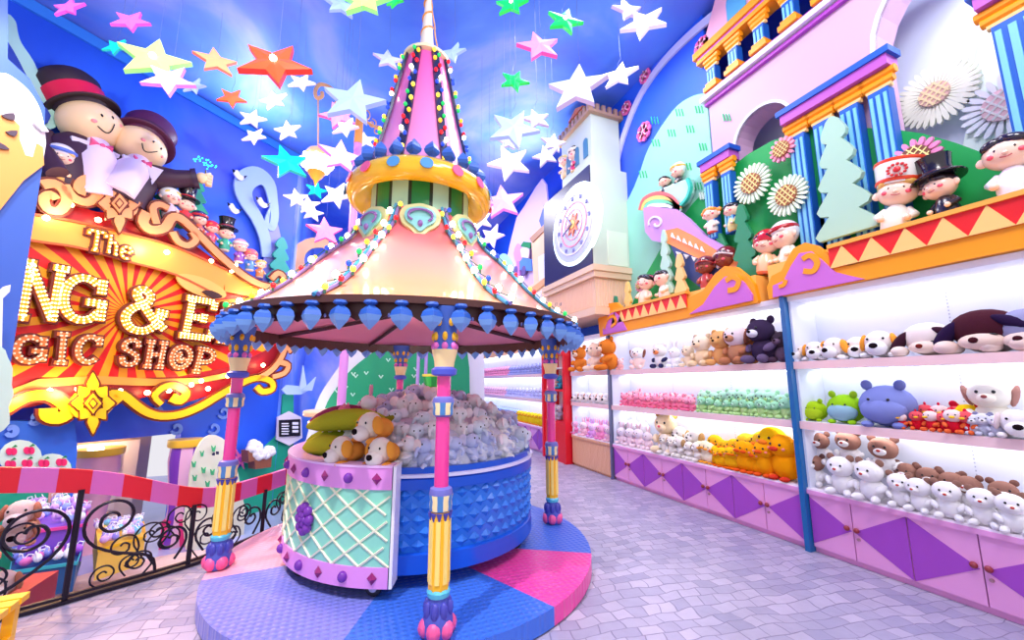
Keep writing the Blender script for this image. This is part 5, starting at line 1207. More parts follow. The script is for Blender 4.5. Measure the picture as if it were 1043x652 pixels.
for (px,py,w_,c,ds) in STARS:
    if w_==0:continue
    R0={'r':.36,'y':.36}.get(c,.27)
    if w_<32:R0=.2
    dd=ray(px,py);kx=math.sqrt(1+((px-CX)/F)**2)
    dist=2*R0*F*kx*.95/w_
    hmax=5.9 if py<150 else 5.4
    t_=dist
    p=Vector((0,0,H))+dd*t_
    if p.z>hmax:
        t_=(hmax-H)/dd.z;R0*=t_/dist;p=Vector((0,0,H))+dd*t_
    if p.z<2.3+.9:pass
    yaw=random.uniform(-.35,.35)-YAW+(.25 if px<400 else -.15);roll=random.uniform(-.45,.45)
    sd=Vector((math.cos(yaw),math.sin(yaw),0));nn=Vector((math.sin(yaw),-math.cos(yaw),0));up=Vector((0,0,1))
    th_=R(random.uniform(12,20));up=up*math.cos(th_)-nn*math.sin(th_);nn=sd.cross(up);nn=nn if nn.y<0 else -nn
    t=thing('hanging_star',SN[c]+' hanging star, '+ds,'star',p,group='stars hanging from the ceiling')
    P=[];th=R0*.17
    for k in range(10):
        a=PI/2+roll+2*PI*k/10;r=R0 if k%2==0 else R0*.43;P.append(p+sd*r*math.cos(a)+up*r*math.sin(a))
    m=MB();n=len(P)
    inn=[p+(q-p)*.9-nn*0 for q in P]
    vs=[q-nn*th*.5 for q in P]+[q+nn*th*.5 for q in P]+[p+nn*th*1.0,p-nn*th*1.0];fs=[(i,(i+1)%n,n+(i+1)%n,n+i) for i in range(n)]+[(n+i,n+(i+1)%n,2*n) for i in range(n)]+[((i+1)%n,i,2*n+1) for i in range(n)]
    m.add(vs,fs,[1]*n+[0]*(2*n));m.build('star_body',[SM[c],EDGE[c]],t)
    hk=p-nn*th*.6
    wv=[hk+Vector((.02*math.sin(i*1.1),.02*math.cos(i*1.3),(.35)*i/8)) for i in range(9)]
    MB().tube(wv+[Vector((hk.x,hk.y,CE))],.0018,seg=4).build('wire',C((95,110,190),.4),t)
    if c in 'ryg' and w_>30:
        b=MB().ell(p-nn*0+nn*th*1.1,(R0*.1,R0*.1,R0*.1),seg=10,rings=6).build('lamp_glow',mat('star_lamp',(255,250,235),.2,emit=5),t)
# ------------------------------------------------------------------ curled street lamp behind the pavilion
bp=U(347,420,('y',6.5));bx,by=bp.x,bp.y
pz=U(352,144,('y',6.5)).z;top=U(352,116,('y',6.5)).z
t=thing('street_lamp','tall lilac lamp post with curled golden arm and hanging lantern','street lamp',(bx,by,0))
MB().lathe([(.1,0),(.09,.1),(.062,.15),(.06,pz)],(bx,by,0),16).build('post',C((225,150,225),.35),t,smooth=True)
MB().lathe([(.065,pz),(.06,top),(.075,top+.03),(.02,top+.12),(.0,top+.4)],(bx,by,0),16).build('post_top',C((245,170,80),.35),t,smooth=True)
YP=('y',6.5)
arm=cr([tuple(U(x,y,YP)) for x,y in [(361,116),(350,108),(345,98),(336,89),(326,86),(321,93),(323,100),(328,98),(328,94)]],4,False)
GA=C((240,185,130),.3,metal=.3)
MB().tube(arm,.03,seg=8).build('curled_arm',GA,t,smooth=True)
for cx,cy,r,sg in((345,108,6,1),(352,104,5,-1),(356,112,5,1),(340,120,5,1),(350,124,6,-1),(372,118,6,-1),(379,126,5,-1),(384,133,5,-1)):
    MB().tube([U(x,y,YP) for x,y in spiral(cx,cy,r,1,90,90+sg*460,16)],.011,seg=5).build('filigree',GA,t,smooth=True)
MB().tube([U(363,120,YP),U(370,122,YP),U(380,128,YP),U(390,133,YP)],.022,seg=6).build('bracket_arm',GA,t,smooth=True)
l0=U(324,99,YP);l1=U(324,150,YP);MB().tube([l0,l1],.012,seg=6).build('chain',GA,t)
lc=U(323,166,YP)
L=MB().lathe([(.02,.28),(.14,.2),(.2,.1),(.19,.08)],lc,16).build('lantern_cap',C((250,205,140),.3),t,smooth=True)
MB().lathe([(.19,.1),(.2,-.05),(.13,-.16)],lc,12).ell(lc,(.16,.16,.14)).build('lantern_glass',mat('lantern_glow',(255,235,205),.3,emit=3.2),t,smooth=True)
for k in range(8):
    a=2*PI*k/8;MB().ell(lc+Vector((.2*math.cos(a),.2*math.sin(a),-.02)),(.045,.045,.1),(0,R(20),a),seg=8,rings=6).build('lantern_petal',mat('lantern_glow',(255,235,205)),t,smooth=True)
MB().lathe([(.13,-.16),(.08,-.24),(.03,-.3),(.0,-.4)],lc,12).build('lantern_tip',C((255,150,50),.3),t,smooth=True)
q=bpy.data.lights.new('lantern_light','POINT');q.energy=14;q.color=(1,.85,.65);q.shadow_soft_size=.2;o=bpy.data.objects.new('lantern_light',q);COL.objects.link(o);o.location=lc-Vector((0,0,.55))
# ------------------------------------------------------------------ glazed dolls on the ledge
GS=C((255,215,190),.22,coat=.5)
def doll(lab,px,py,h,rz,hair,hat,coatc,legc,X=None,cheek=(250,90,110),pl=None,name='doll',lean=0,grp=None,z=None,skin=None,cat='doll'):
    """big headed figure; (px,py) are its feet on the plane x=X; rz: 0 faces the entrance side, radians"""
    b=U(px,py,pl or ('x',X));
    if z is not None:b.z=z
    if X==XD or (X and abs(X-XD)<.05):
        zb=2.702 if px>850 else (2.662 if px>770 else 2.642);b=Vector((X,b.y,zb));tp=U(px,py,('x',X));h=(U(px,py-h,('x',X)).z-zb)/(1.23 if hat and hat[0]=='top' else 1.12 if hat and hat[0]=='band' else .98 if hat and hat[0] in('hood','cap','helmet') else .9)
        b.y=at_col(px,py-20,X)
    t=thing(name,lab,cat,b,rz,grp,local=True);t.rotation_euler=(0,lean,rz);t.scale=(h,h,h)
    cm=C(coatc,.25,coat=.5);lm=C(legc,.25);hm=C(hair,.18,coat=.8);G=C(skin,.22) if skin else GS
    body=MB().lathe([(.01,.0),(.13,.0),(.16,.05),(.17,.2),(.13,.38),(.07,.46),(.01,.47)],(0,0,0),20,mf=lambda i,j:1 if i<2 else 0).build('body',[cm,lm],t,smooth=True)
    for s in(-1,1):
        MB().tube([(s*.12,0,.38),(s*.2,-.04,.28),(s*.15,-.15,.22)],[.05,.055,.045],0,10).ell((s*.14,-.17,.22),(.045,.045,.045),mi=1,seg=10,rings=6).build('arm',[cm,G],t,smooth=True)
    hd=MB().ell((0,-.01,.64),(.235,.215,.2),seg=20,rings=14).ell((0,-.22,.6),(.03,.03,.025),seg=8,rings=6).build('head',G,t,smooth=True)
    for s in(-1,1):
        MB().ell((s*.235,0,.62),(.06,.035,.065),seg=10,rings=8).build('ear',G,t,smooth=True)
        MB().ell((s*.08,-.205,.655),(.014,.01,.02),seg=8,rings=6).build('eye',BLK,hd,smooth=True)
        MB().ell((s*.13,-.175,.6),(.04,.025,.032),(0,0,s*.6),seg=10,rings=6).build('cheek',C(cheek,.3),hd,smooth=True)
    MB().tube([(-.05+.1*i/6,-.213+.004*abs(i-3),.565-.018*math.sin(PI*i/6)) for i in range(7)],.006,seg=5).build('mouth',C((190,50,60),.3),hd)
    MB().ell((0,.03,.7),(.245,.225,.185),(R(-12),0,0),seg=20,rings=14).ell((.07,-.12,.775),(.15,.1,.075),(0,.35,0),seg=14,rings=8).ell((-.11,-.1,.775),(.12,.1,.07),(0,-.45,0),seg=14,rings=8).build('hair',hm,t,smooth=True)
    if hat:
        k,c1_,c2_=hat;a=C(c1_,.2,coat=.6);b2_=C(c2_,.3)
        if k=='top':MB().lathe([(.36,.8),(.37,.82),(.36,.84),(.24,.85),(.22,1.0),(.25,1.2),(.26,1.22),(.01,1.23)],(0,.02,0),28).build('top_hat',a,t,smooth=True);MB().lathe([(.238,.85),(.232,.93)],(0,.02,0),28,cap=False).build('hat_band',b2_,t)
        if k=='band':
            MB().lathe([(.25,.74),(.26,.78),(.3,1.02),(.31,1.08),(.29,1.1),(.01,1.12)],(0,.02,0),28).build('drum_hat',a,t,smooth=True)
            for z_ in(.76,1.04):MB().lathe([(.262+.04*(z_>1),z_),(.275+.04*(z_>1),z_+.02),(.272+.04*(z_>1),z_+.05)],(0,.02,0),28,cap=False).build('hat_trim',b2_,t,smooth=True)
            e=MB()
            for q in range(12):
                a_=2*PI*q/12;e.ell((.1*math.cos(a_),-.275,.9+.085*math.sin(a_)),(.022,.02,.022),mi=0,seg=6,rings=4)
            e.ell((0,-.285,.9),(.045,.02,.045));e.build('hat_badge',C((215,40,45),.3),t,smooth=True)
        if k=='hood':MB().ell((0,.03,.72),(.28,.26,.25),(R(-18),0,0),seg=20,rings=14).build('hood',a,t,smooth=True);MB().lathe([(.262,.76),(.285,.79),(.27,.83)],(0,0,0),28,rot=(R(-10),0,0),cap=False).build('hood_band',b2_,t,smooth=True)
        if k=='cap':MB().ell((0,.03,.76),(.265,.25,.24),(R(-10),0,0),seg=20,rings=12).build('knit_cap',a,t,smooth=True);MB().lathe([(.25,.74),(.275,.77),(.27,.82)],(0,0.01,0),28,cap=False).build('cap_band',b2_,t,smooth=True)
        if k=='headband':MB().lathe([(.245,.74),(.262,.77),(.25,.81)],(0,.01,0),28,rot=(R(-8),0,0),cap=False).build('headband',a,t,smooth=True)
        if k=='buns':
            for s in(-1,1):MB().ell((s*.26,.02,.74),(.08,.07,.08),seg=12,rings=8).build('hair_bun',hm,t,smooth=True)
        if k=='helmet':MB().ell((0,.02,.72),(.275,.255,.23),seg=20,rings=14).build('helmet',a,t,smooth=True);MB().tube([(-.27,-.03,.68),(-.15,-.21,.74),(0,-.26,.76),(.15,-.21,.74),(.27,-.03,.68)],.02).build('helmet_rim',b2_,t,smooth=True)
    return t
def at_col(px,py,X): return U(px,py,('x',X)).y
E_=-PI/2      # facing into the room
XD=4.12
doll('large doll in white and red drum major hat beside pale fir',908,243,78,E_+.3,(245,190,90),('band',(250,245,235),(240,70,30)),(245,235,225),(245,235,225),XD,lean=.18)
t=doll('large doll in black top hat with red waistcoat on right ledge',966,228,74,E_-.3,(40,20,30),('top',(25,15,30),(60,20,40)),(30,18,35),(205,25,40),XD,lean=-.12)
doll('black haired doll in white shirt at the right edge of the ledge',1036,213,80,E_+.1,(30,15,40),None,(245,240,248),(70,30,30),XD,lean=0)
doll('doll in red hood and fur dress between the wave boards',777,279,46,E_+.3,(60,30,30),('hood',(200,20,40),(240,110,60)),(255,205,160),(240,120,80),XD+.02,lean=.15)
doll('doll in white knit cap leaning beside the red hooded doll',804,272,50,E_-.3,(240,225,220),('cap',(245,235,235),(190,30,40)),(255,240,215),(250,200,150),XD+.04,lean=-.15)
doll('left beach doll with pink striped headband near clock tower',655,311,32,E_+.25,(30,15,35),('headband',(245,110,150),(255,255,255)),(255,225,200),(250,240,235),XD-.04,lean=.18)
doll('right beach doll with glossy black hair beside the headband doll',677,307,34,E_-.25,(25,12,35),None,(250,225,205),(230,235,190),XD,lean=-.15)
doll('left dark skinned doll in brown helmet on the left ledge',719,297,38,E_+.2,(60,15,20),('helmet',(110,25,35),(190,60,60)),(200,70,60),(250,230,220),XD-.02,skin=(150,75,50))
doll('right dark skinned doll in maroon helmet with white strap',740,292,43,E_-.2,(60,10,20),('helmet',(120,15,30),(245,230,230)),(190,50,60),(250,225,220),XD+.04,skin=(150,70,45))
doll('orange haired doll with buns standing in the painted ship',726,238,.4,E_+.25,(255,160,50),('buns',(255,160,50),(255,160,50)),(250,235,230),(240,90,70),4.2)
doll('black haired doll standing behind the orange haired one in ship',748,236,.42,E_-.25,(25,25,50),None,(235,215,140),(240,200,120),4.24)
c=U(684,214,('x',4.25));t=thing('mint_cup_board','mint green half round cup board holding two dolls on hill','cup board',c)
board([(672,193),(679,190),(697,183),(702,182),(702,196),(697,206),(688,212),(678,210)],('x',4.25),.1,sm=0).build('cup',C((190,235,220)),t);ribbon([(699,182),(702,190),(699,201),(692,209),(684,213)],.04,('x',4.2),.05,sm=3).build('cup_edge',C((60,205,180)),t)
doll('small black haired doll sitting left in the mint cup',678,200,.36,E_+.3,(25,15,25),None,(40,30,50),(225,120,80),4.3)
doll('small doll in white chef style cap sitting right in mint cup',692,193,.42,E_-.3,(240,240,240),('cap',(250,248,245),(240,190,80)),(35,28,45),(60,40,60),4.32)
# ship
t=thing('painted_ship','painted ship board with purple scroll prow and rainbow above','ship board',U(690,290,('x',4.16)))
board([(655,212),(662,210),(688,213),(700,222),(718,240),(745,256),(770,262),(770,270),(738,270),(705,262),(688,250),(664,245),(657,236)],('x',4.16),.06).build('prow',C((205,150,220)),t)
board([(676,235),(690,232),(706,240),(728,254),(762,266),(762,278),(730,272),(700,258),(678,247)],('x',4.15),.03).build('orange_stripe',C((255,150,80)),t)
board([(683,250),(700,258),(730,270),(765,276),(768,300),(742,302),(712,292),(694,278)],('x',4.155),.04).build('hull',C((50,70,130)),t)
g=MB()
for k in range(9):
    x=688+8*k;y=255+2.6*k if k<5 else 268+1.2*(k-5);board([(x,y+1),(x+5,y+2.5),(x+2.5,y+6)],('x',4.13),.02,mb=g)
    x=683+6*k;y=238+2.8*k;
    if k<6:board([(x,y+3),(x+4,y+5),(x+1,y-1)],('x',4.125),.02,mb=g)
g.build('white_trim',WHT,t)
ribbon(spiral(668,227,8,2,200,-160,14),.03,('x',4.14),.02).build('prow_scroll',C((240,230,250)),t)
for k,(m_,w_) in enumerate(((C((240,110,110)),0),(C((255,215,120)),4),(C((120,220,170)),8),(C((245,245,250)),12))):
    ribbon([(651+w_*.6,214),(655+w_*.5,203+w_*.6),(668,197+w_),(682,200+w_*.8),(692,212+w_*.3)],.055,('x',4.2),.03,sm=4).build('rainbow_band',m_,t)
# pair on the tower shoulder, red haired lady behind the canopy
doll('blonde doll peeking left on top of the clock panel',576,182,.55,E_+.4,(250,225,150),None,(245,220,170),(240,200,150),pl=('x',3.78),z=None)
doll('second blonde doll with dark hair bow on top of clock panel',586,176,.55,E_-.2,(240,215,190),('cap',(60,50,60),(245,240,220)),(230,60,110),(240,200,150),pl=('x',3.8))
t=thing('lady_board','painted red haired lady face board behind the canopy edge','face board',U(568,320,('x',3.7)))
board([(561,322),(560,305),(563,298),(569,295),(575,299),(577,312),(576,324)],('x',3.7),.04,sm=2).build('hair',C((245,90,110)),t);board([(563,318),(562,306),(567,300),(573,305),(574,316),(570,324)],('x',3.69),.03,sm=2).build('face',C((245,215,235)),t)
for x in(566,571):board([(x-1,309),(x+1,308),(x+1,311),(x-1,312)],('x',3.68),.02).build('eye',NAV,t)
board([(572,322),(576,300),(582,305),(580,325)],('x',3.71),.03,sm=1).build('scarf',C((255,160,80)),t)
t=thing('car_rider_board','small painted rider on an old car board down the hall','rider board',U(535,276,('x',3.86)))
board([(526,275),(528,268),(533,262),(541,264),(542,276)],('x',3.86),.03).build('car',C((90,140,220)),t)
for x in(525,533):disc(U(x,276,('x',3.85)),.13,('x',3.85),.03).build('wheel',C((110,90,150)),t)
board([(531,262),(530,254),(534,250),(539,254),(538,263)],('x',3.84),.03,sm=1).build('rider',C((240,225,235)),t);board([(530,251),(533,246),(540,247),(540,253)],('x',3.83),.03).build('hat',DGN,t)
# small dolls marching along the top of the sign
SD=('L',DS-.02)
for i,(x,y,h,hair,hat,cc,lab) in enumerate([(171,222,.52,(250,220,90),('hood',(245,245,250),(240,80,60)),(245,230,240),'doll in white fur hood, first after the lotus ornament'),(187,228,.5,(40,20,30),('top',(30,20,35),(200,30,40)),(230,60,60),'doll in short black top hat, second along sign top'),
 (201,241,.45,(60,30,80),('cap',(50,40,90),(200,40,60)),(245,120,90),'doll in dark blue pompom cap along sign top'),(214,248,.42,(240,120,60),('hood',(235,40,60),(250,200,80)),(240,90,120),'doll in red hood along sign top'),
 (228,256,.5,(30,20,30),('top',(25,20,30),(160,30,50)),(60,190,150),'doll in tall black top hat by teal shirt on sign top'),(243,268,.46,(245,200,190),('cap',(250,170,190),(255,255,255)),(160,90,200),'doll in pale pink cap near right end of sign top'),
 (254,276,.44,(250,150,70),('hood',(250,110,120),(255,220,120)),(90,150,220),'doll in coral hood close to right end of sign top'),(264,283,.4,(250,200,90),None,(245,150,90),'fair haired doll at the right end of sign top'),(57,187,.55,(250,200,120),('cap',(245,240,250),(90,120,220)),(255,190,90),'doll in white cap squeezed left under the giant doll')]):
    doll(lab,x,y,h,R(44)+random.uniform(-.3,.3),hair,hat,cc,(245,230,220),pl=SD,grp='small dolls along the sign top')
for x,y,l in ((168,222,'left teal fir board behind the sign dolls'),(196,220,'right teal fir board behind the sign dolls')):
    fir(x,y+6,46,.55,0,l,C((40,170,130)),pl=('L',DS+.2),tiers=4)
# ------------------------------------------------------------------ plush toys
PL={}
def P_(c): return plushm(tuple(c))
EYE=mat('plush_eye',(15,12,15),.15)
def spec(kind,c):
    """list of (part, colour key, centre, radii, rotation); unit: about 1 high, facing -y"""
    b,h,e,mz,ns=c['b'],c.get('h',c['b']),c.get('e',c['b']),c.get('m',c['b']),c.get('n',(30,20,25))
    S=[]
    if kind in('sit','bunny','eleph','bird'):
        S+=[('body',b,(0,0,.27),(.26,.23,.27),(0,0,0)),('head',h,(0,-.06,.68),(.28,.25,.25),(0,0,0))]
        S+=[('arm',c.get('a',b),(s*.25,-.13,.33),(.075,.15,.08),(.5,0,s*-.5)) for s in(-1,1)]
        S+=[('leg',c.get('a',b),(s*.18,-.27,.09),(.09,.17,.09),(0,0,s*.25)) for s in(-1,1)]
        S+=[('eye','EYE',(s*.1,-.285,.73),(.026,.02,.03),(0,0,0)) for s in(-1,1)]
        if kind=='sit':
            S+=[('muzzle',mz,(0,-.28,.62),(.12,.1,.085),(0,0,0)),('nose',ns,(0,-.375,.65),(.04,.025,.03),(0,0,0))]
            ek=c.get('ek','round')
            if ek=='round':S+=[('ear',e,(s*.21,.0,.9),(.09,.05,.09),(0,0,0)) for s in(-1,1)]
            else:S+=[('ear',e,(s*.28,-.03,.66),(.055,.11,.19),(0,s*.25,0)) for s in(-1,1)]
        if kind=='bunny':S+=[('ear',e,(s*.1,.0,1.05),(.06,.045,.22),(0,s*.2,0)) for s in(-1,1)]+[('nose',ns,(0,-.31,.66),(.025,.02,.02),(0,0,0))]
        if kind=='eleph':S+=[('ear',e,(s*.33,.0,.72),(.17,.04,.18),(0,0,s*.35)) for s in(-1,1)]+[('trunk',h,(0,-.34,.6),(.07,.14,.07),(.5,0,0)),('trunk',h,(0,-.44,.48),(.05,.06,.12),(0,0,0))]
        if kind=='bird':S+=[('beak',c['n'],(0,-.34,.64),(.09,.12,.05),(0,0,0)),('ear',e,(0,-.02,.95),(.04,.12,.08),(0,0,0)),('ear',e,(.0,.1,.88),(.04,.1,.07),(0,0,0))]
    if kind=='lie':   # lying dog, big muzzle forward
        S+=[('body',b,(0,.2,.3),(.34,.36,.28),(0,0,0)),('head',h,(0,-.1,.42),(.32,.3,.34),(0,0,0)),('muzzle',mz,(0,-.36,.26),(.24,.22,.2),(0,0,0)),('nose',ns,(0,-.56,.32),(.1,.05,.08),(0,0,0))]
        S+=[('eye','EYE',(s*.17,-.36,.52),(.03,.02,.035),(0,0,0)) for s in(-1,1)]+[('ear',e,(s*.34,-.12,.44),(.07,.17,.24),(0,s*-.2,0)) for s in(-1,1)]+[('leg',b,(s*.3,-.25,.08),(.1,.2,.08),(0,0,0)) for s in(-1,1)]
    if kind=='flat':  # big sprawled dog seen head on
        S+=[('body',b,(0,.12,.28),(.42,.34,.27),(0,0,0)),('head',h,(0,-.12,.48),(.5,.36,.38),(0,0,0)),('muzzle',mz,(0,-.38,.22),(.32,.2,.16),(0,0,0)),('nose',ns,(-.05,-.57,.24),(.07,.04,.06),(0,0,0))]
        S+=[('ear',e,(-.5,-.3,.36),(.13,.14,.34),(0,.6,0)),('ear',e,(.46,-.36,.52),(.11,.12,.34),(0,-1.05,0))]+[('leg',b if not c.get('a') else c['a'],(s*.5,-.35,.14),(.18,.24,.14),(0,0,0)) for s in(-1,1)]+[('eye','EYE',(.2,-.47,.34),(.06,.02,.02),(0,.3,0))]
    if kind=='blob': # round lump toy
        S+=[('body',b,(0,.1,.38),(.42,.44,.38),(0,0,0)),('belly',mz,(0,-.16,.3),(.34,.24,.24),(0,0,0))]+[('ear',e,(s*.24,-.02,.76),(.09,.05,.1),(0,s*.3,0)) for s in(-1,1)]+[('eye','EYE',(s*.14,-.33,.5),(.025,.02,.025),(0,0,0)) for s in(-1,1)]+[('foot',b,(s*.22,-.25,.05),(.1,.12,.06),(0,0,0)) for s in(-1,1)]
    if kind=='chick':
        S+=[('body',b,(0,0,.3),(.3,.27,.3),(0,0,0)),('head',h,(0,-.06,.7),(.27,.25,.25),(0,0,0)),('beak',ns,(0,-.33,.66),(.1,.07,.05),(0,0,0))]+[('wing',b,(s*.3,-.02,.34),(.06,.14,.16),(0,0,0)) for s in(-1,1)]+[('eye','EYE',(s*.11,-.28,.75),(.028,.02,.03),(0,0,0)) for s in(-1,1)]+[('foot',ns,(s*.13,-.25,.05),(.09,.12,.05),(0,0,0)) for s in(-1,1)]+[('cheek',(255,150,130),(s*.17,-.26,.66),(.04,.03,.03),(0,0,0)) for s in(-1,1)]
    return S
def plush(name,kind,c,lab,cat,loc,rz,s,grp=None,mode='full',tilt=(0,0),seg=10):
    key=(name,kind,str(sorted(c.items())),mode)
    lim={'full':None}
    if key in PL:
        o=dup(PL[key],loc,None,lab,grp,s)
    else:
        S=spec(kind,c);mm=lambda k:EYE if k=='EYE' else P_(k)
        if mode=='full':
            o=thing(name,lab,cat,loc,0,grp,local=True)
            hp=None;order=sorted(S,key=lambda x:0 if x[0] in('body','head') else 1)
            for (pn,ck,ce,ra,ro) in order:
                par=o
                if pn in('eye','nose','muzzle','beak','cheek','trunk','ear') and hp:par=hp
                q=MB().ell(ce,ra,ro,seg=14 if ra[0]>.1 else 8,rings=10 if ra[0]>.1 else 6).build(pn,mm(ck),par,smooth=True)
                if pn=='head':hp=q
        elif mode=='mid':
            o=None
            bm_=MB();ms=[];gi={}
            def put(mb,L):
                ms=[]
                for (pn,ck,ce,ra,ro) in L:
                    if ck not in ms:ms.append(ck)
                    mb.ell(ce,ra,ro,mi=ms.index(ck),seg=10,rings=7)
                return [mm(k) for k in ms]
            o=MB();L=[x for x in S if x[0] in('body','arm','leg','wing','foot','belly')];m_=put(o,L);o=o.build(name,m_,None,smooth=True,base=(0,0,0));tag(o,lab,cat,grp);o['local']=1
            L=[x for x in S if x[0] in('head','eye','nose','muzzle','beak','cheek','trunk')]
            if L:hb=MB();m_=put(hb,L);hb.build('head',m_,o,smooth=True)
            for x in S:
                if x[0]=='ear':hb=MB();m_=put(hb,[x]);hb.build('ear',m_,o,smooth=True)
        else:
            o=MB();ms=[]
            for (pn,ck,ce,ra,ro) in S:
                if ck not in ms:ms.append(ck)
                o.ell(ce,ra,ro,mi=ms.index(ck),seg=8,rings=6)
            o=o.build(name,[mm(k) for k in ms],None,smooth=True,base=(0,0,0));tag(o,lab,cat,grp)
        PL[key]=o
    o.location=loc;o.scale=(s,s,s);o.rotation_euler=(tilt[0],tilt[1],rz)
    return o
def dup(root,loc,rz=None,label=None,group=None,scale=None):
    r=root.copy();COL.objects.link(r);r.location=loc
    r['label']=label
    if group:r['group']=group
    elif 'group' in r:del r['group']
    for ch in list(root.children):
        c=ch.copy();COL.objects.link(c);c.parent=r
        for g in ch.children:
            d=g.copy();COL.objects.link(d);d.parent=c
    return r
EF=-PI/2
Z1,Z2,Z3=1.702,1.147,.552
def sx(px,z,X): return U(px,390-(z-1.5)*100,('x',X)).y
def at_shelf(px,X,z):
    # y on the shelf whose item stands at image column px
    d=None;lo=None
    yl=U(px,380,('x',X)).y
    for _ in range(3):
        # refine with true height
        dx=X;a=(px-CX)/F
        # solve x*rt+y*rt / fwd = a at height z
        # (X*rt0+y*rt1)=a*zf ; zf=(X*fw0+y*fw1)*cosP+(z-H)*sinP
        A=rt[1]-a*fw[1]*math.cos(PT);B=a*(X*fw[0]*math.cos(PT)+(z-H)*math.sin(PT))-X*rt[0];yl=B/A
    return Vector((X,yl,z))
def put(name,kind,c,lab,cat,px,X,z,s,turn=0,grp=None,mode='full',tilt=(0,0),dz=0):
    X=min(X,4.34-s*{'lie':.57,'flat':.47,'blob':.55}.get(kind,.3));p=at_shelf(px,X,z+s*.4);p.z=z+dz;return plush(name,kind,c,lab,cat,p,EF+turn,s,grp,mode,tilt)
W_=(248,246,250);CRm=(255,240,215);TAN=(240,190,130);BRo=(150,90,60);DKB=(75,45,55);DPB=(60,45,75)
XP=4.12
# top shelf, middle bay
put('plush_dog','sit',dict(b=(255,225,215),h=W_,e=(140,85,70),a=(255,215,210),ek='floppy'),'white plush dog with brown floppy ears, leftmost on middle top shelf','plush toy',650,XP,Z1,.36,.5)
put('plush_bear','sit',dict(b=(255,190,190),h=(255,215,215)),'small pale pink plush at far left of middle top shelf','plush toy',632,XP,Z1,.2,.4)
put('plush_cat','sit',dict(b=(250,245,245),h=(250,240,235),a=(50,50,90),m=(255,150,90)),'small white plush with orange collar on middle top shelf','plush toy',673,XP,Z1,.36,.2)
put('plush_rabbit','bunny',dict(b=W_,n=(230,60,90)),'white plush rabbit with red bow tie colour on middle top shelf','plush toy',688,XP,Z1,.29,.1)
put('plush_bear','sit',dict(b=(250,225,195),h=(245,225,200)),'small beige plush bear beside the white rabbit plush','plush toy',702,XP,Z1,.3,.1)
put('plush_bear','sit',dict(b=(250,220,180),h=(252,238,215),e=(245,225,195)),'cream plush bear with light head near centre of middle top shelf','plush toy',716,XP,Z1,.42,.1)
put('plush_bear','sit',dict(b=(235,175,110),h=(240,185,120)),'tan plush bear behind the white and brown dog','plush toy',736,XP+.03,Z1,.45,.1)
put('plush_bear','sit',dict(b=(200,130,80),h=(190,120,80)),'brown plush bear left of the dark whale coloured plush','plush toy',764,XP+.08,Z1,.44,-.1)
put('plush_dog','sit',dict(b=(200,140,105),h=(245,225,230),e=(160,95,75),a=(195,125,90),ek='floppy'),'large plush dog with white face and brown ears, middle top shelf','plush toy',752,XP-.08,Z1,.46,0)
put('plush_bear','sit',dict(b=DPB,h=DPB,a=(110,90,125),m=(240,235,245)),'large dark purple plush with white nose on middle top shelf','plush toy',778,XP-.06,Z1,.5,-.1)
put('plush_bear','sit',dict(b=(120,95,120),h=(70,55,70),a=(85,60,80)),'dark plush squeezed against the teal post','plush toy',798,XP-.02,Z1,.34,0)
# second shelf, middle bay : pink then mint rows
def row(n,x0,x1,z,X,s,name,kind,c,lab,grp,mode='mid',jit=.15,rowz=0,turn=0,cat='plush toy'):
    for k in range(n):
        px=x0+(x1-x0)*k/max(1,n-1)+random.uniform(-.9,.9);put(name,kind,c,lab,cat,px,X+random.uniform(-.02,.02),z,s*random.uniform(.86,1.14),turn+random.uniform(-jit*3,jit*3),grp,mode,dz=rowz)
random.seed(5)
row(12,636,706,Z2,4.06,.19,'plush_pig','sit',dict(b=(255,140,170),h=(255,165,190),a=(250,120,160)),'small pink plush in the front row of the middle bay second shelf','small pink plush, front row')
row(9,634,702,Z2,4.22,.24,'plush_pig','sit',dict(b=(250,160,185),h=(255,205,215),a=(250,140,170)),'pale pink plush in the back row behind the small pink plush','pale pink plush, back row')
row(11,716,800,Z2,4.06,.19,'plush_frog','sit',dict(b=(190,225,150),h=(165,225,185),a=(195,235,160),m=(190,235,205)),'small mint plush in the front row of the middle bay second shelf','small mint plush, front row')
row(9,718,798,Z2,4.22,.27,'plush_frog','sit',dict(b=(170,225,185),h=(190,235,210),a=(150,215,170)),'pale mint plush in the back row behind the small mint plush','pale mint plush, back row')
# deck, middle bay
row(4,634,660,Z3,4.08,.26,'plush_rabbit','bunny',dict(b=(255,225,235),h=(250,235,245),n=(240,130,150)),'pale pink plush rabbit at the left of the middle bay bottom shelf','pale pink rabbits, bottom shelf')
row(3,636,656,Z3,4.24,.38,'plush_rabbit','bunny',dict(b=(245,240,250),h=(250,248,252),n=(240,130,150)),'taller white plush rabbit behind the pale pink rabbits','white rabbits, bottom shelf')
put('plush_bear','sit',dict(b=(250,225,190),h=(250,225,180),e=(215,160,80),n=(235,110,120)),'big cream plush bear with tan ears raised above its neighbours','plush toy',680,4.16,Z3,.56,.3)
row(5,678,712,Z3,4.06,.27,'plush_dog','sit',dict(b=(245,238,230),h=(245,235,225),e=(200,160,110),ek='floppy'),'small white plush dog with tan ears in front of the big cream bear','small white dogs, bottom shelf')
row(4,694,712,Z3,4.22,.38,'plush_dog','sit',dict(b=(250,245,240),h=(250,245,235),e=(215,170,110),ek='floppy'),'white plush dog with tan ears right behind the small white dogs','white dogs behind, bottom shelf')
row(3,714,724,Z3,4.08,.25,'plush_duck','chick',dict(b=(255,245,215),h=(255,240,200),n=(250,170,60)),'pale cream chick plush between the white dogs and yellow chicks','cream chicks')
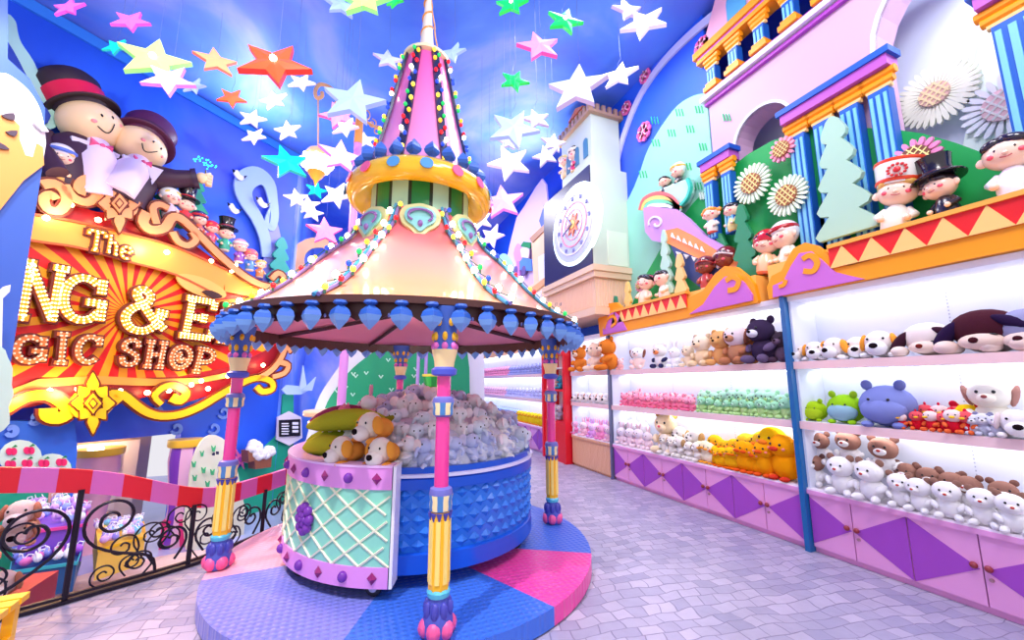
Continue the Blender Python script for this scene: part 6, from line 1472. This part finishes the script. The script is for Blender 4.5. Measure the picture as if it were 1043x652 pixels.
row(8,728,756,Z3,4.06,.22,'plush_chick','chick',dict(b=(255,190,20),h=(255,195,25),n=(240,110,20)),'small bright yellow chick plush in the front row of the bottom shelf','small yellow chicks, front row')
row(5,730,756,Z3,4.2,.32,'plush_chick','chick',dict(b=(255,205,50),h=(255,200,40),n=(245,120,30)),'yellow chick plush standing behind the small chicks','yellow chicks, second row')
row(4,759,781,Z3,4.06,.34,'plush_chick','chick',dict(b=(255,165,10),h=(255,170,15),n=(235,90,30)),'medium orange yellow chick plush right of the small chicks','medium orange chicks')
row(3,764,782,Z3,4.22,.42,'plush_chick','chick',dict(b=(255,215,60),h=(255,215,60),n=(245,130,40)),'yellow chick plush behind the medium orange chicks','yellow chicks behind the medium ones')
put('plush_chick','chick',dict(b=(255,160,5),h=(255,165,10),n=(220,60,40)),'biggest orange chick plush next to the teal post','plush toy',801,4.1,Z3,.46,-.1)
put('plush_chick','chick',dict(b=(255,215,20),h=(255,215,25),n=(245,130,40)),'tall bright yellow chick plush behind, near the teal post','plush toy',791,4.26,Z3,.52,-.1)
# near bay top shelf : lying dogs
OE=(250,165,60)
for px,X,s,tn,l in ((812,4.1,.2,.25,'lying white plush dog with orange ear, closest to teal post'),(831,4.08,.21,.3,'second lying white plush dog from the teal post'),(852,4.1,.235,-.1,'third lying white plush dog, big orange ear, top shelf'),(874,4.2,.23,.3,'lying white plush dog set back between two orange eared ones'),(897,4.1,.26,.15,'lying white plush dog with large orange ear beside black eared dog')):
    put('plush_dog','lie',dict(b=W_,h=(250,238,235),e=OE,m=W_),l,'plush toy',px,X,Z1,s*1.15,tn)
put('plush_dog','flat',dict(b=(245,225,215),h=(245,230,225),e=(60,28,45),m=(245,220,205),n=(120,40,30)),'large sprawled white plush dog with black ears on near top shelf','plush toy',947,4.16,Z1,.3,.1)
put('plush_dog','flat',dict(b=(245,230,225),h=(72,28,42),e=(40,22,60),m=(245,215,200),n=(70,25,35),a=(245,215,205)),'large sprawled plush dog with dark brown head on near top shelf','plush toy',1006,4.16,Z1,.36,.05)
put('plush_dog','flat',dict(b=(240,230,235),h=(150,150,190),e=(130,130,175),m=(240,215,205),n=(70,25,35),a=(245,220,210)),'grey blue sprawled plush dog cut by the right photo edge','plush toy',1052,4.16,Z1,.33,0)
# near bay second shelf
put('plush_dinosaur','blob',dict(b=(170,205,30),m=(180,210,40),e=(165,200,30)),'small lime green dinosaur plush beside the teal post','plush toy',829,4.12,Z2,.24,.2)
put('plush_dinosaur','blob',dict(b=(150,205,30),m=(150,190,205),e=(160,205,40)),'lime green dinosaur plush with grey blue face on near second shelf','plush toy',860,4.12,Z2,.33,.15)
put('plush_bear','blob',dict(b=(125,135,200),m=(130,140,205),e=(125,135,200)),'big lavender blue round bear plush on near second shelf','plush toy',902,4.14,Z2,.44,.15)
for i,(px,X,s) in enumerate([(919,4.03,.13),(934,4.05,.15),(950,4.03,.16),(962,4.04,.15),(972,4.0,.18),(985,4.02,.17),(928,4.2,.2),(944,4.22,.2),(958,4.22,.2),(977,4.2,.2)]):
    put('plush_parrot','bird',dict(b=(225,25,50),h=(240,90,100) if i%2 else (250,225,225),a=(245,110,60),e=(220,25,60),n=(255,200,50)),'red plush parrot with yellow beak heaped in the middle of near second shelf','plush toy',px,X,Z2,s,random.uniform(-.4,.5),'red parrots on the near second shelf','mid')
put('plush_bear','blob',dict(b=(255,215,20),m=(255,210,20),e=(230,30,60)),'bright yellow round plush behind the red parrots','plush toy',986,4.24,Z2,.26,.2)
put('plush_dog','sit',dict(b=(250,245,230),h=(250,245,232),e=(180,130,120),ek='floppy',n=(150,80,80),m=(250,240,225)),'big cream plush dog with pinkish ears rising above red parrots','plush toy',1012,4.2,Z2,.4,.1)
for i,(px,X,s) in enumerate([(992,4.02,.15),(1003,4.03,.16),(1016,4.02,.15)]):
    put('plush_husky','sit',dict(b=(210,210,230),h=(225,225,240),e=(140,140,175),m=(250,245,245)),'little grey and white plush husky sitting in front of the big cream dog','plush toy',px,X,Z2,s,.2,'little grey huskies','mid')
put('plush_dog','lie',dict(b=(248,240,238),h=(245,238,240),e=(235,215,215),m=(248,240,238)),'white plush dog with purple bow at right end of near second shelf','plush toy',1036,4.04,Z2,.24,.3)
# near bay deck: white and brown hamster heap
HC=dict(b=(246,242,244),h=(246,242,244),e=(150,110,95),m=(246,240,240),n=(200,70,60))
HB=dict(b=(246,242,244),h=(160,115,100),e=(130,90,80),m=(248,244,244),n=(200,70,60))
hs=[(831,4.14,Z3,.3,'lower plush hamster closest to the teal post',1),(836,4.2,Z3+.2,.3,'upper plush hamster stacked closest to the teal post',1),(858,4.02,Z3,.34,'plush hamster with white face, front, right of the stacked pair',0),(866,4.24,Z3+.2,.34,'plush hamster lying on top behind the white faced one',1),(888,4.02,Z3,.34,'second front plush hamster from the stacked pair',0),(902,4.22,Z3+.16,.36,'highest plush hamster at the middle of the heap',1),
(918,4.04,Z3,.27,'small plush hamster just right of the high one',0),(938,4.02,Z3,.26,'small plush hamster with brown nose dot, centre of low row',0),(926,4.22,Z3+.05,.28,'plush hamster behind, left of the low row centre',1),(948,4.22,Z3+.05,.27,'plush hamster behind, centre of the low row',1),(966,4.02,Z3,.27,'plush hamster in low front row before the two brown backs',0),(972,4.22,Z3+.04,.27,'left one of the two brown backed hamsters in back',1),(990,4.22,Z3+.04,.26,'right one of the two brown backed hamsters in back',1),(1002,4.04,Z3,.26,'white plush hamster second from right photo edge, front',0),(1032,4.02,Z3,.26,'white plush hamster nearest the right photo edge',0),(1024,4.22,Z3+.04,.26,'plush hamster behind at the right photo edge',1)]
for px,X,z,s,l,k in hs:put('plush_hamster','sit',HB if k else HC,'white and brown '+l if k else l,'plush toy',px,X,z,s,random.uniform(-.1,.35),'hamster plush heap')
# wood base bay: teddy bears, striped row, pink row
for px,s,c_,l in ((591,.5,(235,135,50),'left orange brown teddy bear on the wood base bay'),(608,.52,(255,222,195),'pale cream teddy bear between two orange ones'),(621,.56,(230,130,45),'right orange brown teddy bear on the wood base bay')):
    put('teddy_bear','sit',dict(b=c_,h=c_,m=(250,220,190)),l,'teddy bear',px,4.0 if c_[0]<250 else 3.98,Z1,s,.3 if px<600 else (-.3 if px>615 else 0))
for k in range(6):put('plush_cat','lie',dict(b=(245,240,240),h=(250,245,245),e=(240,180,150),m=(250,240,235)),'white striped plush cat on the middle shelf of the wood base bay','plush toy',588+6.2*k,4.1,Z2,.24,.2,'white cats in the wood base bay','mid')
for k in range(9):put('plush_rabbit','bunny',dict(b=[(250,150,200),(235,170,235),(255,200,215)][k%3],h=[(250,180,215),(245,215,245),(250,225,235)][k%3],n=(230,60,110)),'pink or lilac plush rabbit on bottom shelf of the wood base bay','plush toy',586+4.4*k,4.06+.12*(k%2),Z3,.26,.1,'pink rabbits in the wood base bay','mid')
# red frame and far bay
for k in range(3):put('plush_bear','sit',dict(b=[(40,90,160),(230,200,190),(60,170,200)][k],h=[(50,110,180),(250,225,215),(90,190,215)][k]),['dark blue','cream','sky blue'][k]+' plush on the shelf of the red frame','plush toy',561+5.5*k,XS+.12,1.372,.3,0,None,'mini')
for k in range(3):put('plush_dog','sit',dict(b=[(60,60,80),(235,230,235),(180,170,190)][k],h=(240,235,240),e=(60,50,70),ek='floppy'),['dark bodied','white','grey'][k]+' plush dog low in the red frame','plush toy',561+5.5*k,XS+.12,.752,.34,0,None,'mini')
rows=[(Z1,[(250,160,195)]*1,'pink',8,13.2,.26),(Z2,[(200,200,245)],'lavender blue',8,13.2,.25),(Z3,[(170,190,245)],'pale blue',9.6,13.2,.3)]
for z,cs,nm,ya,yb,s in rows:
    n=26
    for k in range(n):
        y=ya+(yb-ya)*k/(n-1)
        c_=cs[0];l=nm
        if z==Z1 and y<10.2:c_=(165,170,225);l='slate lilac'
        if z==Z2 and y>10.4:c_=(250,190,215);l='rose'
        plush('plush_bear','sit',dict(b=c_,h=tuple(min(255,v+20) for v in c_)),l+' plush in the row along '+{Z1:'top',Z2:'second',Z3:'bottom'}[z]+' shelf of the far bay','plush toy',(4.1,y,z),EF,s,l+' plush, far bay '+{Z1:'top',Z2:'second',Z3:'bottom'}[z]+' shelf','mini')
for k in range(9):plush('plush_duck','chick',dict(b=(255,225,40),h=(255,220,50),n=(245,140,40)),'yellow plush duck at the near end of far bay bottom shelf','plush toy',(4.08,7.98+.19*k,Z3),EF,.28,'yellow ducks, far bay bottom shelf','mini')
# ------------------------------------------------------------------ plush heap in the round cart
hz=lambda r:.86+.46*math.sqrt(max(0,1-(r/.98)**2))
m=MB();m.lathe([(.9,.875)]+[(.9*math.cos(PI/2*i/10),.875+(.40)*math.sin(PI/2*i/10)) for i in range(1,11)],TC,40);o=m.build('plush_heap_core',P_((225,228,245)),None,smooth=True,base=TC);o['kind']='stuff';tag(o,'pale mass of plush packed underneath the elephants','plush heap');o['kind']='stuff'
random.seed(9);cnt=0
EC=[dict(b=(205,215,252),h=(205,215,252),e=(225,222,250),a=(215,222,252)),dict(b=(252,252,255),h=(253,253,255),e=(255,240,242),a=(253,253,255)),dict(b=(228,240,255),h=(232,243,255),e=(245,240,252),a=(235,244,255))]
EL=['lavender elephant plush in the heap on the round blue cart','near white elephant plush in the heap on the round blue cart','pale sky blue elephant plush in the heap on round blue cart']
rad=[(.87,.885,33),(.77,.99,29),(.63,1.08,24),(.47,1.15,18),(.31,1.2,12),(.15,1.24,6),(0,1.26,1)]
for ri,(r,zr,n) in enumerate(rad):
    for k in range(n):
        a=2*PI*(k+.5*(ri%2))/n+random.uniform(-.05,.05);da=math.degrees(a)%360
        if r>.8 and 168<da<243:continue
        rr_=r+random.uniform(-.02,.02);z=zr+random.uniform(-.015,.02)
        ci=0 if (ri==0 and random.random()<.7) or random.random()<.12 else (1 if random.random()<.65 else 2)
        yaw=a+PI/2+random.uniform(-.9,.9)
        plush('plush_elephant','eleph',EC[ci],EL[ci],'plush toy',(TC.x+rr_*math.cos(a),TC.y+rr_*math.sin(a),z),yaw,random.uniform(.22,.26),'elephant plush heaped on the round cart','mid',tilt=(random.uniform(-.45,.15),random.uniform(-.35,.35)));cnt+=1
# dogs and pods on the mint cart
dg=dict(b=(250,165,70),h=(252,240,225),e=(250,170,65),m=(253,243,232),a=(250,240,225))
CM=Vector((0,0,0))
MB_=MB().prism([pol(1.018,ma0+(ma1-ma0)*i/24,.8,TC) for i in range(25)]+[pol(.8,ma0+(ma1-ma0)*(24-i)/24,.8,TC) for i in range(25)],(0,0,.06));MB_.build('inner_tray',C((230,200,240)),mc)
for a,r,z,s,tn,l in ((226,1.0,.93,.26,-.1,'left plush dog drooping over the mint cart edge'),(236,.92,1.08,.28,-.15,'highest plush dog on the mint cart, orange ears'),(243,1.0,.93,.26,.0,'right plush dog on the mint cart beside the blue cart')):
    p=pol(r,R(a),z,TC);plush('plush_dog','lie',dg,l,'plush toy',p,R(a)+PI/2+tn-.25,s,'orange eared dogs on the mint cart',tilt=(.05,0))
def pod(lab,a0,r0,z0,a1,r1,z1,rad,c):
    p=pol(r0,R(a0),z0,TC);q=pol(r1,R(a1),z1,TC);t=thing('plush_pod',lab,'plush toy',(p+q)/2);n=9;P=[p+(q-p)*i/(n-1)+Vector((0,0,.03*math.sin(PI*i/(n-1)))) for i in range(n)]
    w=[rad*(.25,.65,.88,1,1,.98,.85,.6,.2)[i] for i in range(n)]
    MB().tube(P,w,0,18).build('body',P_(c),t,smooth=True);MB().tube([P[-1],P[-1]+(q-p).normalized()*.05+Vector((0,0,.02))],[.03,.015],0,8).build('stem',P_(tuple(int(v*.75) for v in c)),t,smooth=True)
G1=(175,180,45);G2=(150,165,35);MRO=(150,55,95)
pod('top olive green banana shaped plush on the mint cart',186,1.0,1.14,238,.78,1.22,.085,G1)
pod('lower olive green banana shaped plush on the mint cart',190,1.02,.98,222,.9,1.0,.08,G1)
pod('darker green banana shaped plush behind at left on mint cart',176,1.0,1.0,214,.72,1.02,.08,G2)
pod('maroon banana shaped plush behind the green ones',172,1.0,1.16,215,.6,1.24,.08,MRO)
plush('plush_rabbit','bunny',dict(b=(250,190,210),h=(252,245,250),n=(240,120,150),e=(245,170,195)),'white plush rabbit with pink ears behind the bananas','plush toy',pol(.62,R(212),1.16,TC),R(255),.26)
plush('plush_bear','sit',dict(b=(245,150,180),h=(240,120,160)),'small pink plush tucked behind the maroon banana','plush toy',pol(.78,R(204),1.14,TC),R(250),.2)
# plush pile at the far left on a low stand
t=thing('display_table','red low stand under the beige plush pile at far left','display table',U(12,600,('z',-.4)))
o=U(5,560,('L',4.7));MB().b2((o.x-.5,o.y-.15,-1),(o.x+.12,o.y+.45,-.05)).build('body',C((170,20,40)),t)
for k in range(9):
    px=[4,22,38,8,30,2,20,36,12][k];z=[-.04,-.04,-.04,.13,.13,.3,.3,.13,.44][k]
    plush('plush_dog','lie',dict(b=(230,165,130),h=(245,215,205),e=(200,130,100),m=(250,230,225)),'beige and white plush dog in the pile left of the railing','plush toy',(o.x-.42+.22*(k%3)+.03*k*.2,o.y-.02+.06*(k%2),z),R(-10+10*k%30),.26,'beige dogs piled left of the railing','mid')
# ------------------------------------------------------------------ light
w=bpy.data.worlds.new('world');sc.world=w;w.use_nodes=True;bg=w.node_tree.nodes['Background'];bg.inputs[0].default_value=(.95,.93,1,1);bg.inputs[1].default_value=WORLD
def area(name,loc,size,e,col=(1,1,1),rot=(0,0,0),target=None):
    L=bpy.data.lights.new(name,'AREA');L.shape='DISK';L.size=size;L.energy=e;L.color=col
    o=bpy.data.objects.new(name,L);COL.objects.link(o);o.location=loc;o.rotation_euler=rot
    if target is not None:o.rotation_euler=(Vector(target)-Vector(loc)).to_track_quat('-Z','Y').to_euler()
    return o
def point(name,loc,e,col=(1,1,1),r=.1):
    L=bpy.data.lights.new(name,'POINT');L.energy=e;L.color=col;L.shadow_soft_size=r
    o=bpy.data.objects.new(name,L);COL.objects.link(o);o.location=loc;return o
def spot(name,loc,target,e,ang=60,col=(1,1,1),r=.08,blend=.4):
    L=bpy.data.lights.new(name,'SPOT');L.energy=e;L.spot_size=R(ang);L.spot_blend=blend;L.color=col;L.shadow_soft_size=r
    o=bpy.data.objects.new(name,L);COL.objects.link(o);o.location=loc;o.rotation_euler=(Vector(target)-Vector(loc)).to_track_quat('-Z','Y').to_euler();return o
area('ceiling_lamp',(1.2,-.6,6.5),2.2,230,(1,.96,.97),target=(1.2,3.5,1))
area('ceiling_lamp',(2.9,4.2,6.5),1.6,75,(1,.97,1),target=(2.7,4,0))
area('ceiling_lamp',(1.5,9.5,6.4),2.2,200,(1,.97,1))
spot('mural_spot',(1.6,1.2,6.3),(4.3,2.2,3.6),60,85,(1,.97,.95))
spot('mural_spot',(1.6,4.6,6.3),(4.3,4.4,3.2),50,80,(1,.97,.95))
area('ceiling_fill_light',LP(4.4,5.6,7.6),.5,60,(.75,.85,1),target=(.5,5.5,6.7))  # added upward fill to brighten the painted ceiling, no fixture of the hall
area('ceiling_fill_light',(3.6,7.6,5.6),.6,60,(.8,.85,1),target=(.8,6.0,6.7))  # added ceiling fill too, from the shelving side
spot('sign_spot',(-1.0,2.2,6.2),LP(3.5,2.6,7.4),420,75,(1,.93,.88))
spot('shop_spot',(-2.5,3.5,6.0),LP(3.2,-1,6.2),420,70,(1,.93,.95))
point('shop_lamp',LP(3.4,.5,DL+.8),28,(1,.88,.75))
point('shop_lamp',LP(5.2,1.0,6.6),22,(.9,.95,1))
spot('platform_spot',(-1.6,.9,6.2),(.3,2.9,0),1000,36,(1,.95,1),.05)
area('hall_lamp',(2.2,1.0,6.5),1.4,60,(1,.97,1))
spot('sign_floor_fill',LP(2.2,4.2,6.6),(-1.2,3.2,0),750,50,(1,.55,.3),.15)  # added warm fill on the left floor, standing in for the sign's glow
area('arch_fill_light',(XW+.3,.9,5.15),.5,14,(.95,1,1))  # added fill to brighten the recess behind the big arch
point('canopy_lamp',(.58,3.85,2.25),100,(1,.9,.88),.15)
vs=sc.view_settings;sc.display_settings.display_device='sRGB';vs.view_transform='Standard';vs.look='None';vs.gamma=1;vs.use_curve_mapping=False;vs.exposure=EXPO
